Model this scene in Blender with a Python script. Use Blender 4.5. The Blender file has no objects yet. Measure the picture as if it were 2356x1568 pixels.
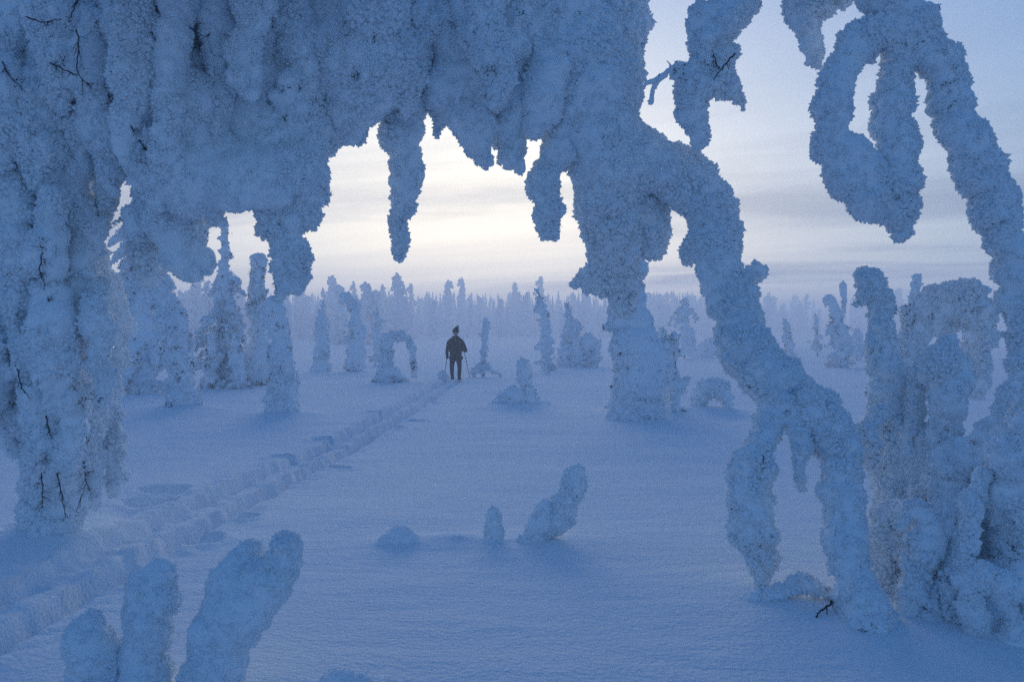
import bpy, bmesh, math, random
import numpy as np
from mathutils import Vector
from mathutils.bvhtree import BVHTree

scene = bpy.context.scene
COL = scene.collection
R = math.radians
random.seed(7)
RNG = np.random.default_rng(11)

# ------------------------------------------------------------------ camera
EYE = 1.5            # camera height, metres
FPX = 1962.0         # focal length in units of a 2355-wide picture
CX, HY = 1177.5, 772.0
cam_data = bpy.data.cameras.new("camera")
cam = bpy.data.objects.new("camera", cam_data)
COL.objects.link(cam)
cam.location = (0, 0, EYE)
cam.rotation_euler = (R(90), 0, 0)
cam_data.sensor_width = 36.0
cam_data.lens = 36.0 * FPX / 2355.0
cam_data.shift_y = -(784.0 - HY) / 2355.0
cam_data.clip_start = 0.05
cam_data.clip_end = 3000
cam_data.dof.use_dof = True
cam_data.dof.focus_distance = 20.0
cam_data.dof.aperture_fstop = 5.0
scene.camera = cam

# ------------------------------------------------------------------ world / light / exposure
CLOUD_OFF = 4.0
SUN_EL, SUN_AZ = 3.2, -3.0          # degrees; azimuth measured to the right of +Y
world = bpy.data.worlds.new("World")
scene.world = world
world.use_nodes = True
wn, wl = world.node_tree.nodes, world.node_tree.links


def node(nt, kind, **kw):
    n = nt.nodes.new(kind)
    for k, v in kw.items():
        setattr(n, k, v)
    return n


def math_node(nt, op, a, b=None, clamp=False):
    n = nt.nodes.new("ShaderNodeMath")
    n.operation = op
    n.use_clamp = clamp
    for i, v in enumerate((a, b)):
        if v is None:
            continue
        if isinstance(v, (int, float)):
            n.inputs[i].default_value = v
        else:
            nt.links.new(v, n.inputs[i])
    return n.outputs[0]


def build_world():
    nt = world.node_tree
    bg = nt.nodes["Background"]
    sky = node(nt, "ShaderNodeTexSky", sky_type="NISHITA", sun_disc=False)
    sky.sun_elevation = R(SUN_EL)
    sky.sun_rotation = R(SUN_AZ)
    sky.ozone_density = 4.4
    sky.dust_density = 1.4
    sky.air_density = 1.0
    tc = node(nt, "ShaderNodeTexCoord")
    sep = node(nt, "ShaderNodeSeparateXYZ")
    nt.links.new(tc.outputs["Generated"], sep.inputs[0])
    z = math_node(nt, "MAXIMUM", sep.outputs[2], 0.0)
    # thin even veil of high cloud: takes the colour out of the sky towards the horizon, all the way round
    bw = node(nt, "ShaderNodeRGBToBW")
    nt.links.new(sky.outputs[0], bw.inputs[0])
    grey = node(nt, "ShaderNodeMixRGB", blend_type="MULTIPLY")
    grey.inputs[0].default_value = 1.0
    nt.links.new(bw.outputs[0], grey.inputs[1])
    dot = node(nt, "ShaderNodeVectorMath", operation="DOT_PRODUCT")
    nt.links.new(tc.outputs["Generated"], dot.inputs[0])
    dot.inputs[1].default_value = (math.sin(R(SUN_AZ)) * math.cos(R(SUN_EL)), math.cos(R(SUN_AZ)) * math.cos(R(SUN_EL)), math.sin(R(SUN_EL)))
    near_sun = math_node(nt, "DIVIDE", math_node(nt, "SUBTRACT", dot.outputs["Value"], 0.70), 0.30, True)
    tint = node(nt, "ShaderNodeMixRGB")
    nt.links.new(near_sun, tint.inputs[0])
    tint.inputs[1].default_value = (1.18, 1.28, 1.50, 1)
    tint.inputs[2].default_value = (3.75, 2.45, 1.62, 1)
    nt.links.new(tint.outputs[0], grey.inputs[2])
    veil = math_node(nt, "MULTIPLY", math_node(nt, "SUBTRACT", 1.0, math_node(nt, "MULTIPLY", z, 1.35), True), 0.68)
    mix = node(nt, "ShaderNodeMixRGB")
    nt.links.new(veil, mix.inputs[0])
    nt.links.new(sky.outputs[0], mix.inputs[1])
    nt.links.new(grey.outputs[0], mix.inputs[2])
    # the veil also spreads the glow round the sun
    bw2 = node(nt, "ShaderNodeRGBToBW")
    nt.links.new(mix.outputs[0], bw2.inputs[0])
    den = math_node(nt, "ADD", math_node(nt, "MULTIPLY", bw2.outputs[0], 0.14), 1.0)
    soft = node(nt, "ShaderNodeVectorMath", operation="DIVIDE")
    nt.links.new(mix.outputs[0], soft.inputs[0])
    nt.links.new(den, soft.inputs[1])
    # streaky stratus, projected on a flat layer
    zz = math_node(nt, "ADD", z, 0.05)
    u = math_node(nt, "DIVIDE", sep.outputs[0], zz)
    v = math_node(nt, "DIVIDE", sep.outputs[1], zz)
    slant = math_node(nt, "ADD", v, math_node(nt, "MULTIPLY", u, 0.45))

    def layer(su, sv, lo, hi, amount, off, detail):
        comb = node(nt, "ShaderNodeCombineXYZ")
        nt.links.new(math_node(nt, "MULTIPLY", u, su), comb.inputs[0])
        nt.links.new(math_node(nt, "MULTIPLY", slant, sv), comb.inputs[1])
        comb.inputs[2].default_value = off
        nz = node(nt, "ShaderNodeTexNoise")
        nz.inputs["Scale"].default_value = 1.0
        nz.inputs["Detail"].default_value = detail
        nz.inputs["Roughness"].default_value = 0.58
        nz.inputs["Distortion"].default_value = 0.5
        nt.links.new(comb.outputs[0], nz.inputs["Vector"])
        ramp = node(nt, "ShaderNodeValToRGB")
        ramp.color_ramp.elements[0].position = lo
        ramp.color_ramp.elements[1].position = hi
        nt.links.new(nz.outputs[0], ramp.inputs[0])
        fade = math_node(nt, "SUBTRACT", 1.15, math_node(nt, "MULTIPLY", z, 3.4), True)
        return math_node(nt, "MULTIPLY", math_node(nt, "MULTIPLY", ramp.outputs[0], fade), amount)

    cm = math_node(nt, "MAXIMUM", layer(0.16, 0.34, 0.47, 0.62, 1.0, CLOUD_OFF, 6.0), layer(0.30, 1.1, 0.44, 0.70, 0.26, 7.7, 6.0))
    cl = node(nt, "ShaderNodeMixRGB", blend_type="MULTIPLY")
    nt.links.new(cm, cl.inputs[0])
    nt.links.new(soft.outputs[0], cl.inputs[1])
    cl.inputs[2].default_value = (0.36, 0.38, 0.47, 1)
    cool = node(nt, "ShaderNodeMixRGB", blend_type="MULTIPLY")
    cool.inputs[0].default_value = 1.0
    nt.links.new(cl.outputs[0], cool.inputs[1])
    cool.inputs[2].default_value = (0.78, 1.0, 1.10, 1)
    nt.links.new(cool.outputs[0], bg.inputs[0])
    bg.inputs[1].default_value = 0.12


build_world()

sun_data = bpy.data.lights.new("sun", "SUN")
sun_data.energy = 0.55
sun_data.angle = R(45)
sun_data.color = (1.0, 0.95, 0.86)
sun = bpy.data.objects.new("sun", sun_data)
COL.objects.link(sun)
_sd = Vector((math.sin(R(SUN_AZ)) * math.cos(R(SUN_EL)), math.cos(R(SUN_AZ)) * math.cos(R(SUN_EL)), math.sin(R(SUN_EL))))
sun.rotation_euler = (-_sd).to_track_quat("-Z", "Y").to_euler()

vs = scene.view_settings
vs.view_transform = "Standard"
vs.look = "None"
vs.exposure = 1.93
vs.gamma = 1.0
vs.use_curve_mapping = False
scene.cycles.use_denoising = False
scene.cycles.max_bounces = 8
scene.cycles.diffuse_bounces = 6
scene.cycles.volume_bounces = 2
scene.cycles.sample_clamp_indirect = 2.0
scene.cycles.caustics_reflective = False
scene.cycles.caustics_refractive = False


# ------------------------------------------------------------------ helpers
def P(x, y, d):
    """point that the photograph shows at (x, y) of a 2355-wide print, d metres away"""
    return np.array([(x - CX) / FPX * d, d, EYE - (y - HY) / FPX * d])


def ground_depth(y):
    return EYE * FPX / (y - HY)


def hash3(ix, iy, iz, seed):
    h = (ix * 374761393 + iy * 668265263 + iz * 1274126177 + seed * 974634777) & 0xFFFFFFFF
    h = ((h ^ (h >> 13)) * 1274126177) & 0xFFFFFFFF
    h = h ^ (h >> 16)
    return (h & 0xFFFFFF).astype(np.float64) / float(0xFFFFFF) * 2 - 1


def vnoise(p, freq, seed=0):
    q = np.asarray(p) * freq + 1000.0
    i = np.floor(q).astype(np.int64)
    f = q - i
    f = f * f * (3 - 2 * f)
    out = 0
    for dx in (0, 1):
        wx = f[:, 0] if dx else 1 - f[:, 0]
        for dy in (0, 1):
            wy = f[:, 1] if dy else 1 - f[:, 1]
            for dz in (0, 1):
                wz = f[:, 2] if dz else 1 - f[:, 2]
                out = out + wx * wy * wz * hash3(i[:, 0] + dx, i[:, 1] + dy, i[:, 2] + dz, seed)
    return out


def ico(sub):
    bm = bmesh.new()
    bmesh.ops.create_icosphere(bm, subdivisions=sub, radius=1.0)
    bm.verts.ensure_lookup_table()
    v = np.array([x.co[:] for x in bm.verts])
    f = np.array([[q.index for q in t.verts] for t in bm.faces])
    bm.free()
    return v, f


ICO = {1: ico(1), 2: ico(2), 3: ico(3)}
OCT_V = np.array([[0, 0, 1], [1, 0, 0], [0, 1, 0], [-1, 0, 0], [0, -1, 0], [0, 0, -1]], float)
OCT_F = np.array([[0, 1, 2], [0, 2, 3], [0, 3, 4], [0, 4, 1], [5, 2, 1], [5, 3, 2], [5, 4, 3], [5, 1, 4]])


def mesh_from(name, v, tris, mats, mat_idx=None, smooth=None):
    me = bpy.data.meshes.new(name)
    nv, nf = len(v), len(tris)
    me.vertices.add(nv)
    me.vertices.foreach_set("co", np.asarray(v, np.float32).ravel())
    k = tris.shape[1]
    me.loops.add(nf * k)
    me.loops.foreach_set("vertex_index", tris.astype(np.int32).ravel())
    me.polygons.add(nf)
    me.polygons.foreach_set("loop_start", np.arange(0, nf * k, k, dtype=np.int32))
    for m in mats:
        me.materials.append(m)
    if mat_idx is not None:
        me.polygons.foreach_set("material_index", mat_idx.astype(np.int32))
    if smooth is not None:
        me.polygons.foreach_set("use_smooth", smooth.astype(bool))
    me.update(calc_edges=True)
    return me


def link(name, me, parent=None):
    o = bpy.data.objects.new(name, me)
    COL.objects.link(o)
    if parent is not None:
        o.parent = parent
        o.matrix_parent_inverse = parent.matrix_basis.inverted()
    return o


def tag(o, label=None, cat=None, group=None, kind=None):
    if label:
        o["label"] = label
    if cat:
        o["category"] = cat
    if group:
        o["group"] = group
    if kind:
        o["kind"] = kind
    return o


def thing(name, loc, label, cat, group=None):
    o = bpy.data.objects.new(name, None)
    o.empty_display_size = 0.2
    COL.objects.link(o)
    o.location = loc
    bpy.context.view_layer.update()
    return tag(o, label, cat, group)


def catmull(pts, n):
    """pts (k, m) -> list of points along a smooth curve"""
    p = np.asarray(pts, float)
    if len(p) == 1:
        return p
    q = np.vstack([2 * p[0] - p[1], p, 2 * p[-1] - p[-2]])
    out = []
    for i in range(1, len(q) - 2):
        for t in np.linspace(0, 1, n, endpoint=False):
            a, b, c, e = q[i - 1], q[i], q[i + 1], q[i + 2]
            out.append(0.5 * (2 * b + (c - a) * t + (2 * a - 5 * b + 4 * c - e) * t * t + (3 * b - a - 3 * c + e) * t ** 3))
    out.append(p[-1])
    return np.array(out)


def resample(curve, frac):
    """walk a curve of (x,y,z,r) with steps of frac*r"""
    seg = np.linalg.norm(np.diff(curve[:, :3], axis=0), axis=1)
    s = np.concatenate([[0], np.cumsum(seg)])
    out, t = [], 0.0
    while t < s[-1]:
        row = [np.interp(t, s, curve[:, k]) for k in range(4)]
        out.append(row)
        t += max(frac * row[3], 0.004)
    out.append(list(curve[-1]))
    return np.array(out)


def spheres_mesh(sph, sub=2):
    tv, tf = ICO[sub]
    n = len(sph)
    v = (tv[None] * sph[:, None, 3:4] + sph[:, None, :3]).reshape(-1, 3)
    f = (tf[None] + (np.arange(n) * len(tv))[:, None, None]).reshape(-1, 3)
    return v, f


def voxel(v, f, size):
    """one closed skin around overlapping balls"""
    me = mesh_from("tmp", v, f, [])
    ob = bpy.data.objects.new("tmp", me)
    COL.objects.link(ob)
    md = ob.modifiers.new("r", "REMESH")
    md.mode = "VOXEL"
    md.voxel_size = size
    dg = bpy.context.evaluated_depsgraph_get()
    ev = ob.evaluated_get(dg)
    m2 = ev.to_mesh()
    nv, nf = len(m2.vertices), len(m2.polygons)
    co = np.empty(nv * 3, np.float32)
    m2.vertices.foreach_get("co", co)
    no = np.empty(nv * 3, np.float32)
    m2.vertex_normals.foreach_get("vector", no)
    lv = np.empty(len(m2.loops), np.int32)
    m2.loops.foreach_get("vertex_index", lv)
    quads = lv.reshape(nf, 4)
    ev.to_mesh_clear()
    bpy.data.objects.remove(ob)
    bpy.data.meshes.remove(me)
    return co.reshape(-1, 3).astype(float), no.reshape(-1, 3).astype(float), quads


def smooth_verts(co, quads, it=2, lam=0.5):
    e = np.vstack([quads[:, [0, 1]], quads[:, [1, 2]], quads[:, [2, 3]], quads[:, [3, 0]]])
    for _ in range(it):
        acc = np.zeros_like(co)
        cnt = np.zeros(len(co))
        np.add.at(acc, e[:, 0], co[e[:, 1]])
        np.add.at(cnt, e[:, 0], 1)
        co = co + lam * (acc / np.maximum(cnt, 1)[:, None] - co)
    return co


def basis(n):
    """two unit vectors square to each row of n"""
    a = np.where(np.abs(n[:, 2:3]) < 0.9, np.array([[0, 0, 1.0]]), np.array([[1.0, 0, 0]]))
    t = np.cross(n, a)
    t /= np.linalg.norm(t, axis=1, keepdims=True) + 1e-9
    return t, np.cross(n, t)


def flakes(pos, nrm, L, W, rng, tilt=0.55, sink=0.35):
    """small irregular crystals standing on a surface"""
    n = len(pos)
    ax = nrm + rng.normal(0, tilt, (n, 3))
    ax /= np.linalg.norm(ax, axis=1, keepdims=True)
    t, b = basis(ax)
    ang = rng.uniform(0, 2 * np.pi, n)[:, None]
    t2 = t * np.cos(ang) + b * np.sin(ang)
    b2 = -t * np.sin(ang) + b * np.cos(ang)
    tv = OCT_V[None] * (1 + rng.uniform(-0.30, 0.30, (n, 6, 1)))
    tv = tv + rng.uniform(-0.18, 0.18, (n, 6, 3))
    Wf = W * rng.uniform(0.6, 1.0, n)
    v = (t2[:, None] * (tv[:, :, 0:1] * W[:, None, None]) + b2[:, None] * (tv[:, :, 1:2] * Wf[:, None, None])
         + ax[:, None] * (tv[:, :, 2:3] * L[:, None, None]) + (pos + ax * (L * sink)[:, None])[:, None])
    f = OCT_F[None] + (np.arange(n) * 6)[:, None, None]
    return v.reshape(-1, 3), f.reshape(-1, 3)


def chain_spheres(chain, rng, lump=0.5, jit=0.14, step=0.42):
    cur = catmull(chain, 10)
    cur[:, 3] = np.maximum(cur[:, 3], 0.004)
    rs = resample(cur, step)
    out = []
    for x, y, z, r in rs:
        p = np.array([x, y, z])
        out.append([*(p + rng.normal(0, jit * r, 3)), r * rng.uniform(0.80, 1.04)])
        if rng.random() < lump:
            d = rng.normal(0, 1, 3)
            d /= np.linalg.norm(d)
            k = rng.uniform(0.32, 0.55)
            out.append([*(p + d * r * (1.10 - 0.55 * k)), r * k])
    return out


def tassels(chain, rng, prob):
    """short lobes of rime hanging off a bough, so that it is never a plain tube"""
    out = []
    for x, y, z, r in resample(catmull(chain, 10), 0.55):
        if rng.random() > prob:
            continue
        a = rng.uniform(0, 2 * np.pi)
        k = rng.uniform(0.26, 0.46)
        o = r * rng.uniform(0.55, 1.0)
        ln = r * rng.uniform(0.35, 1.15)
        bx, by = x + math.cos(a) * o, y + math.sin(a) * o
        bz = z - r * rng.uniform(-0.35, 0.45)
        if rng.random() < 0.8:
            a2 = rng.uniform(0, 2 * np.pi)
            fx, fy = x + math.cos(a2) * r * .85, y + math.sin(a2) * r * .85
            fz = z - r * rng.uniform(-0.2, 0.6)
            fr = r * rng.uniform(0.12, 0.22)
            out.append([[x, y, fz + .1 * r, fr], [fx, fy, fz, fr], [fx + rng.normal(0, .1 * r), fy, fz - r * rng.uniform(.3, .7), fr * .6]])
        out.append([[x, y, bz + 0.1 * r, r * k], [bx, by, bz, r * k], [bx + rng.normal(0, .08 * r), by, bz - ln * .6, r * k * .85], [bx + rng.normal(0, .1 * r), by, bz - ln, r * k * .4]])
    return out


def frost_arrays(chains, u, rng, lump=0.5, knob=1.0, dens=1.0, flen=1.0, vox=2.0, tassel=0.0):
    """u = size of one picture element at that distance; everything scales with it so detail is no finer than shows"""
    sph = []
    if tassel:
        chains = list(chains) + [t for c in chains for t in tassels(c, rng, tassel)]
    for c in chains:
        sph += chain_spheres(c, rng, lump)
    v, f = spheres_mesh(np.array(sph), 2)
    co, no, q = voxel(v, f, vox * u)
    co = smooth_verts(co, q, 2, 0.5)
    s = int(rng.integers(0, 9999))
    zone = np.clip(0.62 + 0.95 * vnoise(co, 1 / (42 * u), s + 8), 0.22, 1.25)
    disp = (vnoise(co, 1 / (60 * u), s + 3) * 6.0 + vnoise(co, 1 / (26 * u), s) * 4.5 + (vnoise(co, 1 / (11 * u), s + 1) * 3.3 + vnoise(co, 1 / (5 * u), s + 2) * 1.5) * zone) * u * knob
    co = co + no * disp[:, None]
    # crystals
    c = co[q].mean(1)
    e1, e2 = co[q[:, 2]] - co[q[:, 0]], co[q[:, 3]] - co[q[:, 1]]
    fn = np.cross(e1, e2)
    fn /= np.linalg.norm(fn, axis=1, keepdims=True) + 1e-12
    pick = np.nonzero(rng.random(len(c)) < 0.34 * dens * (vox / 2.0) ** 2)[0]
    cl = vnoise(c[pick], 1 / (8 * u), s + 5) + 0.55 * vnoise(c[pick], 1 / (42 * u), s + 8)
    pick = pick[cl > -0.40]
    n = len(pick)
    L = u * rng.uniform(1.0, 3.0, n) * (0.75 + 0.6 * np.clip(0.5 + vnoise(c[pick], 1 / (42 * u), s + 8), 0, 1.2)) * flen * (1 + 0.5 * vnoise(c[pick], 1 / (9 * u), s + 6))
    W = L * rng.uniform(0.7, 1.15, n)
    fv, ff = flakes(c[pick], fn[pick], L, W, rng)
    tris = np.vstack([q[:, [0, 1, 2]], q[:, [0, 2, 3]]])
    sm = np.ones(len(tris) + len(ff), bool)
    V = np.vstack([co, fv])
    F = np.vstack([tris, ff + len(co)])
    return V, F, sm, (c, fn, q, co)


def needles(pos, nrm, L, w, rng, tilt=0.7):
    """thin dark spikes"""
    n = len(pos)
    ax = nrm + rng.normal(0, tilt, (n, 3))
    ax /= np.linalg.norm(ax, axis=1, keepdims=True)
    t, b = basis(ax)
    base = np.stack([t, -0.5 * t + 0.87 * b, -0.5 * t - 0.87 * b], 1) * w[:, None, None] + (pos - ax * (0.3 * L)[:, None])[:, None]
    tip = (pos + ax * (0.7 * L)[:, None])[:, None]
    v = np.concatenate([base, tip], 1).reshape(-1, 3)
    f = np.array([[0, 1, 3], [1, 2, 3], [2, 0, 3], [0, 2, 1]])[None] + (np.arange(n) * 4)[:, None, None]
    return v, f.reshape(-1, 3)


def tube(pts, rad, sides=6):
    p = np.asarray(pts, float)
    r = np.asarray(rad, float)
    tg = np.gradient(p, axis=0)
    tg /= np.linalg.norm(tg, axis=1, keepdims=True) + 1e-9
    t, b = basis(tg)
    a = np.linspace(0, 2 * np.pi, sides, endpoint=False)
    ring = p[:, None] + r[:, None, None] * (t[:, None] * np.cos(a)[None, :, None] + b[:, None] * np.sin(a)[None, :, None])
    v = ring.reshape(-1, 3)
    f = []
    for i in range(len(p) - 1):
        for j in range(sides):
            k = (j + 1) % sides
            f.append([i * sides + j, i * sides + k, (i + 1) * sides + k])
            f.append([i * sides + j, (i + 1) * sides + k, (i + 1) * sides + j])
    for i in range(1, sides - 1):
        f.append([0, i + 1, i])
        o = (len(p) - 1) * sides
        f.append([o, o + i, o + i + 1])
    return v, np.array(f)


# ------------------------------------------------------------------ materials
def principled(name, col, rough=0.9, spec=0.2):
    m = bpy.data.materials.new(name)
    m.use_nodes = True
    b = m.node_tree.nodes["Principled BSDF"]
    b.inputs["Base Color"].default_value = (*col, 1)
    b.inputs["Roughness"].default_value = rough
    b.inputs["Specular IOR Level"].default_value = spec
    return m, m.node_tree, b


def frost_material(name, scale, patch=None, a=(0.86, 0.91, 0.95), c=(0.91, 0.95, 0.97)):
    m, nt, b = principled(name, a, 0.95, 0.1)
    tc = node(nt, "ShaderNodeTexCoord")
    n1 = node(nt, "ShaderNodeTexNoise")
    n1.inputs["Scale"].default_value = scale
    n1.inputs["Detail"].default_value = 6
    nt.links.new(tc.outputs["Object"], n1.inputs["Vector"])
    mx = node(nt, "ShaderNodeMixRGB")
    mx.inputs[1].default_value = (*a, 1)
    mx.inputs[2].default_value = (*c, 1)
    nt.links.new(n1.outputs[0], mx.inputs[0])
    out = mx.outputs[0]
    if patch:
        # places the rime has not covered: bare needles and bark
        n2 = node(nt, "ShaderNodeTexNoise")
        n2.inputs["Scale"].default_value = patch[0]
        n2.inputs["Detail"].default_value = 5
        n2.inputs["Roughness"].default_value = 0.65
        nt.links.new(tc.outputs["Object"], n2.inputs["Vector"])
        rp = node(nt, "ShaderNodeValToRGB")
        rp.color_ramp.elements[0].position = patch[1]
        rp.color_ramp.elements[1].position = patch[1] + 0.035
        nt.links.new(n2.outputs[0], rp.inputs[0])
        m2 = node(nt, "ShaderNodeMixRGB")
        nt.links.new(rp.outputs[0], m2.inputs[0])
        nt.links.new(out, m2.inputs[1])
        m2.inputs[2].default_value = (0.05, 0.06, 0.06, 1)
        out = m2.outputs[0]
    nt.links.new(out, b.inputs["Base Color"])
    bp = node(nt, "ShaderNodeBump")
    bp.inputs["Strength"].default_value = 0.2
    bp.inputs["Distance"].default_value = 0.02
    n3 = node(nt, "ShaderNodeTexNoise")
    n3.inputs["Scale"].default_value = scale * 4
    n3.inputs["Detail"].default_value = 4
    nt.links.new(tc.outputs["Object"], n3.inputs["Vector"])
    nt.links.new(n3.outputs[0], bp.inputs["Height"])
    nt.links.new(bp.outputs[0], b.inputs["Normal"])
    return m


def snow_material():
    m, nt, b = principled("snow", (0.78, 0.84, 0.90), 0.9, 0.15)
    tc = node(nt, "ShaderNodeTexCoord")
    n1 = node(nt, "ShaderNodeTexNoise")
    n1.inputs["Scale"].default_value = 0.8
    n1.inputs["Detail"].default_value = 8
    nt.links.new(tc.outputs["Object"], n1.inputs["Vector"])
    mx = node(nt, "ShaderNodeMixRGB")
    mx.inputs[1].default_value = (0.80, 0.86, 0.91, 1)
    mx.inputs[2].default_value = (0.87, 0.91, 0.94, 1)
    nt.links.new(n1.outputs[0], mx.inputs[0])
    nt.links.new(mx.outputs[0], b.inputs["Base Color"])
    mp = node(nt, "ShaderNodeMapping")
    mp.inputs["Scale"].default_value = (3.2, 8.0, 4.0)
    mp.inputs["Rotation"].default_value = (0, 0, 0.12)
    nt.links.new(tc.outputs["Object"], mp.inputs["Vector"])
    n2 = node(nt, "ShaderNodeTexNoise")
    n2.inputs["Scale"].default_value = 1.0
    n2.inputs["Detail"].default_value = 5
    n2.inputs["Roughness"].default_value = 0.6
    nt.links.new(mp.outputs[0], n2.inputs["Vector"])
    n3 = node(nt, "ShaderNodeTexNoise")
    n3.inputs["Scale"].default_value = 34
    n3.inputs["Detail"].default_value = 3
    nt.links.new(tc.outputs["Object"], n3.inputs["Vector"])
    h = math_node(nt, "ADD", n2.outputs[0], math_node(nt, "MULTIPLY", n3.outputs[0], 0.75))
    bp = node(nt, "ShaderNodeBump")
    bp.inputs["Strength"].default_value = 0.8
    bp.inputs["Distance"].default_value = 0.022
    nt.links.new(h, bp.inputs["Height"])
    nt.links.new(bp.outputs[0], b.inputs["Normal"])
    return m


def cloth_material(name, col, scale=60):
    m, nt, b = principled(name, col, 0.85, 0.2)
    tc = node(nt, "ShaderNodeTexCoord")
    n1 = node(nt, "ShaderNodeTexNoise")
    n1.inputs["Scale"].default_value = scale
    n1.inputs["Detail"].default_value = 4
    nt.links.new(tc.outputs["Object"], n1.inputs["Vector"])
    mx = node(nt, "ShaderNodeMixRGB")
    mx.inputs[1].default_value = (*[k * 0.7 for k in col], 1)
    mx.inputs[2].default_value = (*[min(1, k * 1.35) for k in col], 1)
    nt.links.new(n1.outputs[0], mx.inputs[0])
    nt.links.new(mx.outputs[0], b.inputs["Base Color"])
    bp = node(nt, "ShaderNodeBump")
    bp.inputs["Strength"].default_value = 0.4
    bp.inputs["Distance"].default_value = 0.01
    nt.links.new(n1.outputs[0], bp.inputs["Height"])
    nt.links.new(bp.outputs[0], b.inputs["Normal"])
    return m


M_SNOW = snow_material()
M_RIME = frost_material("rime", 14)
M_RIME_MID = frost_material("rime_spruce", 6, (6.0, 0.645))
M_RIME_FAR = frost_material("rime_far", 2, (1.6, 0.66))
M_NEEDLE = cloth_material("needles", (0.018, 0.027, 0.036), 30)
M_BARK = cloth_material("bark", (0.030, 0.030, 0.034), 40)

# ------------------------------------------------------------------ snow ground
TRACK_Y = [-6, 0, 3, 4.8, 7.5, 12, 15.6, 22, 29.2, 34]
TRACK_X = [-3.0, -2.9, -2.78, -2.68, -2.60, -2.38, -2.22, -2.08, -1.97, -1.97]
# (x, y in the print, half length, half width, depth): pole plants and side steps beside the track
HOLES = [(378, 1130, .19, .11, .09), (345, 1158, .20, .11, .10), (650, 1043, .16, .09, .07), (770, 1076, .17, .08, .07),
         (740, 1004, .16, .10, .06), (900, 985, .16, .09, .06), (955, 972, .15, .09, .05), (455, 1255, .15, .10, .08),
         (560, 1196, .12, .07, .05), (860, 950, .15, .1, .05), (640, 1120, .10, .06, .03), (1000, 930, .14, .1, .05),
         (60, 1225, .16, .10, .05)]
MOUNDS = [(150, 1235, 6.3, .5, .05), (1985, 1450, 4.35, .5, .02), (1740, 1345, 5.0, .35, .02), (2180, 1400, 4.7, .6, .05),
          (655, 958, 15.8, .7, .12), (420, 945, 17, .8, .15), (1200, 938, 17.7, .9, .14), (1545, 955, 16.2, .7, .1),
          (1630, 945, 17, .8, .12), (1450, 955, 16.5, 1.0, .10), (1240, 1255, 6.1, .4, .04), (920, 1255, 6.1, .2, .05),
          (1045, 1250, 6.15, .2, .05), (450, 1600, 3.4, .5, .08)]


def ground_z(x, y):
    x = np.asarray(x, float)
    y = np.asarray(y, float)
    p = np.stack([x, y, np.zeros_like(x)], -1).reshape(-1, 3)

    def nz(f, s, sx=1.0):
        q = p.copy()
        q[:, 0] *= sx
        q = np.stack([q[:, 0] * 0.82 + q[:, 1] * 0.57, -q[:, 0] * 0.57 + q[:, 1] * 0.82, q[:, 2] + 0.37 * q[:, 0]], -1)
        return vnoise(q, f, s).reshape(x.shape)
    near = np.clip((60 - y) / 40, 0, 1)
    z = 0.05 * nz(0.25, 1) * near + 0.022 * nz(0.9, 2) + 0.012 * nz(2.3, 3, 0.5) + 0.004 * nz(9.0, 4, 0.4) * np.clip((14 - y) / 8, 0, 1)
    far = np.clip((y - 80) / 300, 0, 1)
    z = z + 4.0 * far * far * (3 - 2 * far) + 0.4 * nz(0.03, 5) * np.clip((y - 45) / 40, 0, 1)
    # two ski trenches with crumbled edges and a broken ridge between them
    tx = np.interp(y, TRACK_Y, TRACK_X)
    on = (np.clip((31 - y) / 2, 0, 1))
    wob = 0.05 * nz(0.5, 8) + 0.018 * nz(2.6, 9)
    dx = x - tx + wob
    for off, dep, w in ((-0.21, 0.125, 0.13), (0.21, 0.145, 0.13)):
        d = np.abs(dx - off + 0.02 * nz(6.0, 12)) / (w * (1 + 0.14 * nz(1.9, 13)))
        g = np.clip((1.22 - d) / 0.42, 0, 1)
        g = g * g * (3 - 2 * g)
        z = z - on * dep * g * (1 + 0.3 * nz(0.9, 14) + 0.14 * nz(5.0, 15) + 0.12 * nz(14.0, 25))
    tramp = np.clip(1 - np.abs(dx + 0.62) / 0.34, 0, 1) * np.clip((13 - y) / 6, 0, 1)
    z = z + on * tramp * (-0.03 + 0.025 * nz(3.5, 16) + 0.018 * nz(9, 17))
    rim = np.exp(-((np.abs(dx) - 0.44) / 0.09) ** 2)
    z = z + on * rim * (0.006 + 0.012 * nz(4.5, 18) + 0.016 * nz(15, 19))
    rid = np.exp(-(dx / 0.10) ** 2)
    z = z + on * rid * (-0.02 + 0.03 * nz(3.0, 20) + 0.02 * nz(9, 21))
    for px, py, a, b, dep in HOLES:
        d = ground_depth(py)
        hx = (px - CX) / FPX * d
        sel = ((x - hx) / a) ** 2 + ((y - d) / (b * 1.6)) ** 2
        sel = sel * (1 + 0.4 * nz(7.0, 23))
        g = np.clip(1.35 - sel, 0, 1)
        z = z - 1.6 * dep * g * g * (3 - 2 * g)
        z = z + 0.018 * np.exp(-((np.sqrt(sel) - 1.45) / 0.25) ** 2)
    for px, py, d, s, h in MOUNDS:
        hx = (px - CX) / FPX * d
        z = z + h * np.exp(-(((x - hx) / s) ** 2 + ((y - d) / s) ** 2))
    return z


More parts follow.
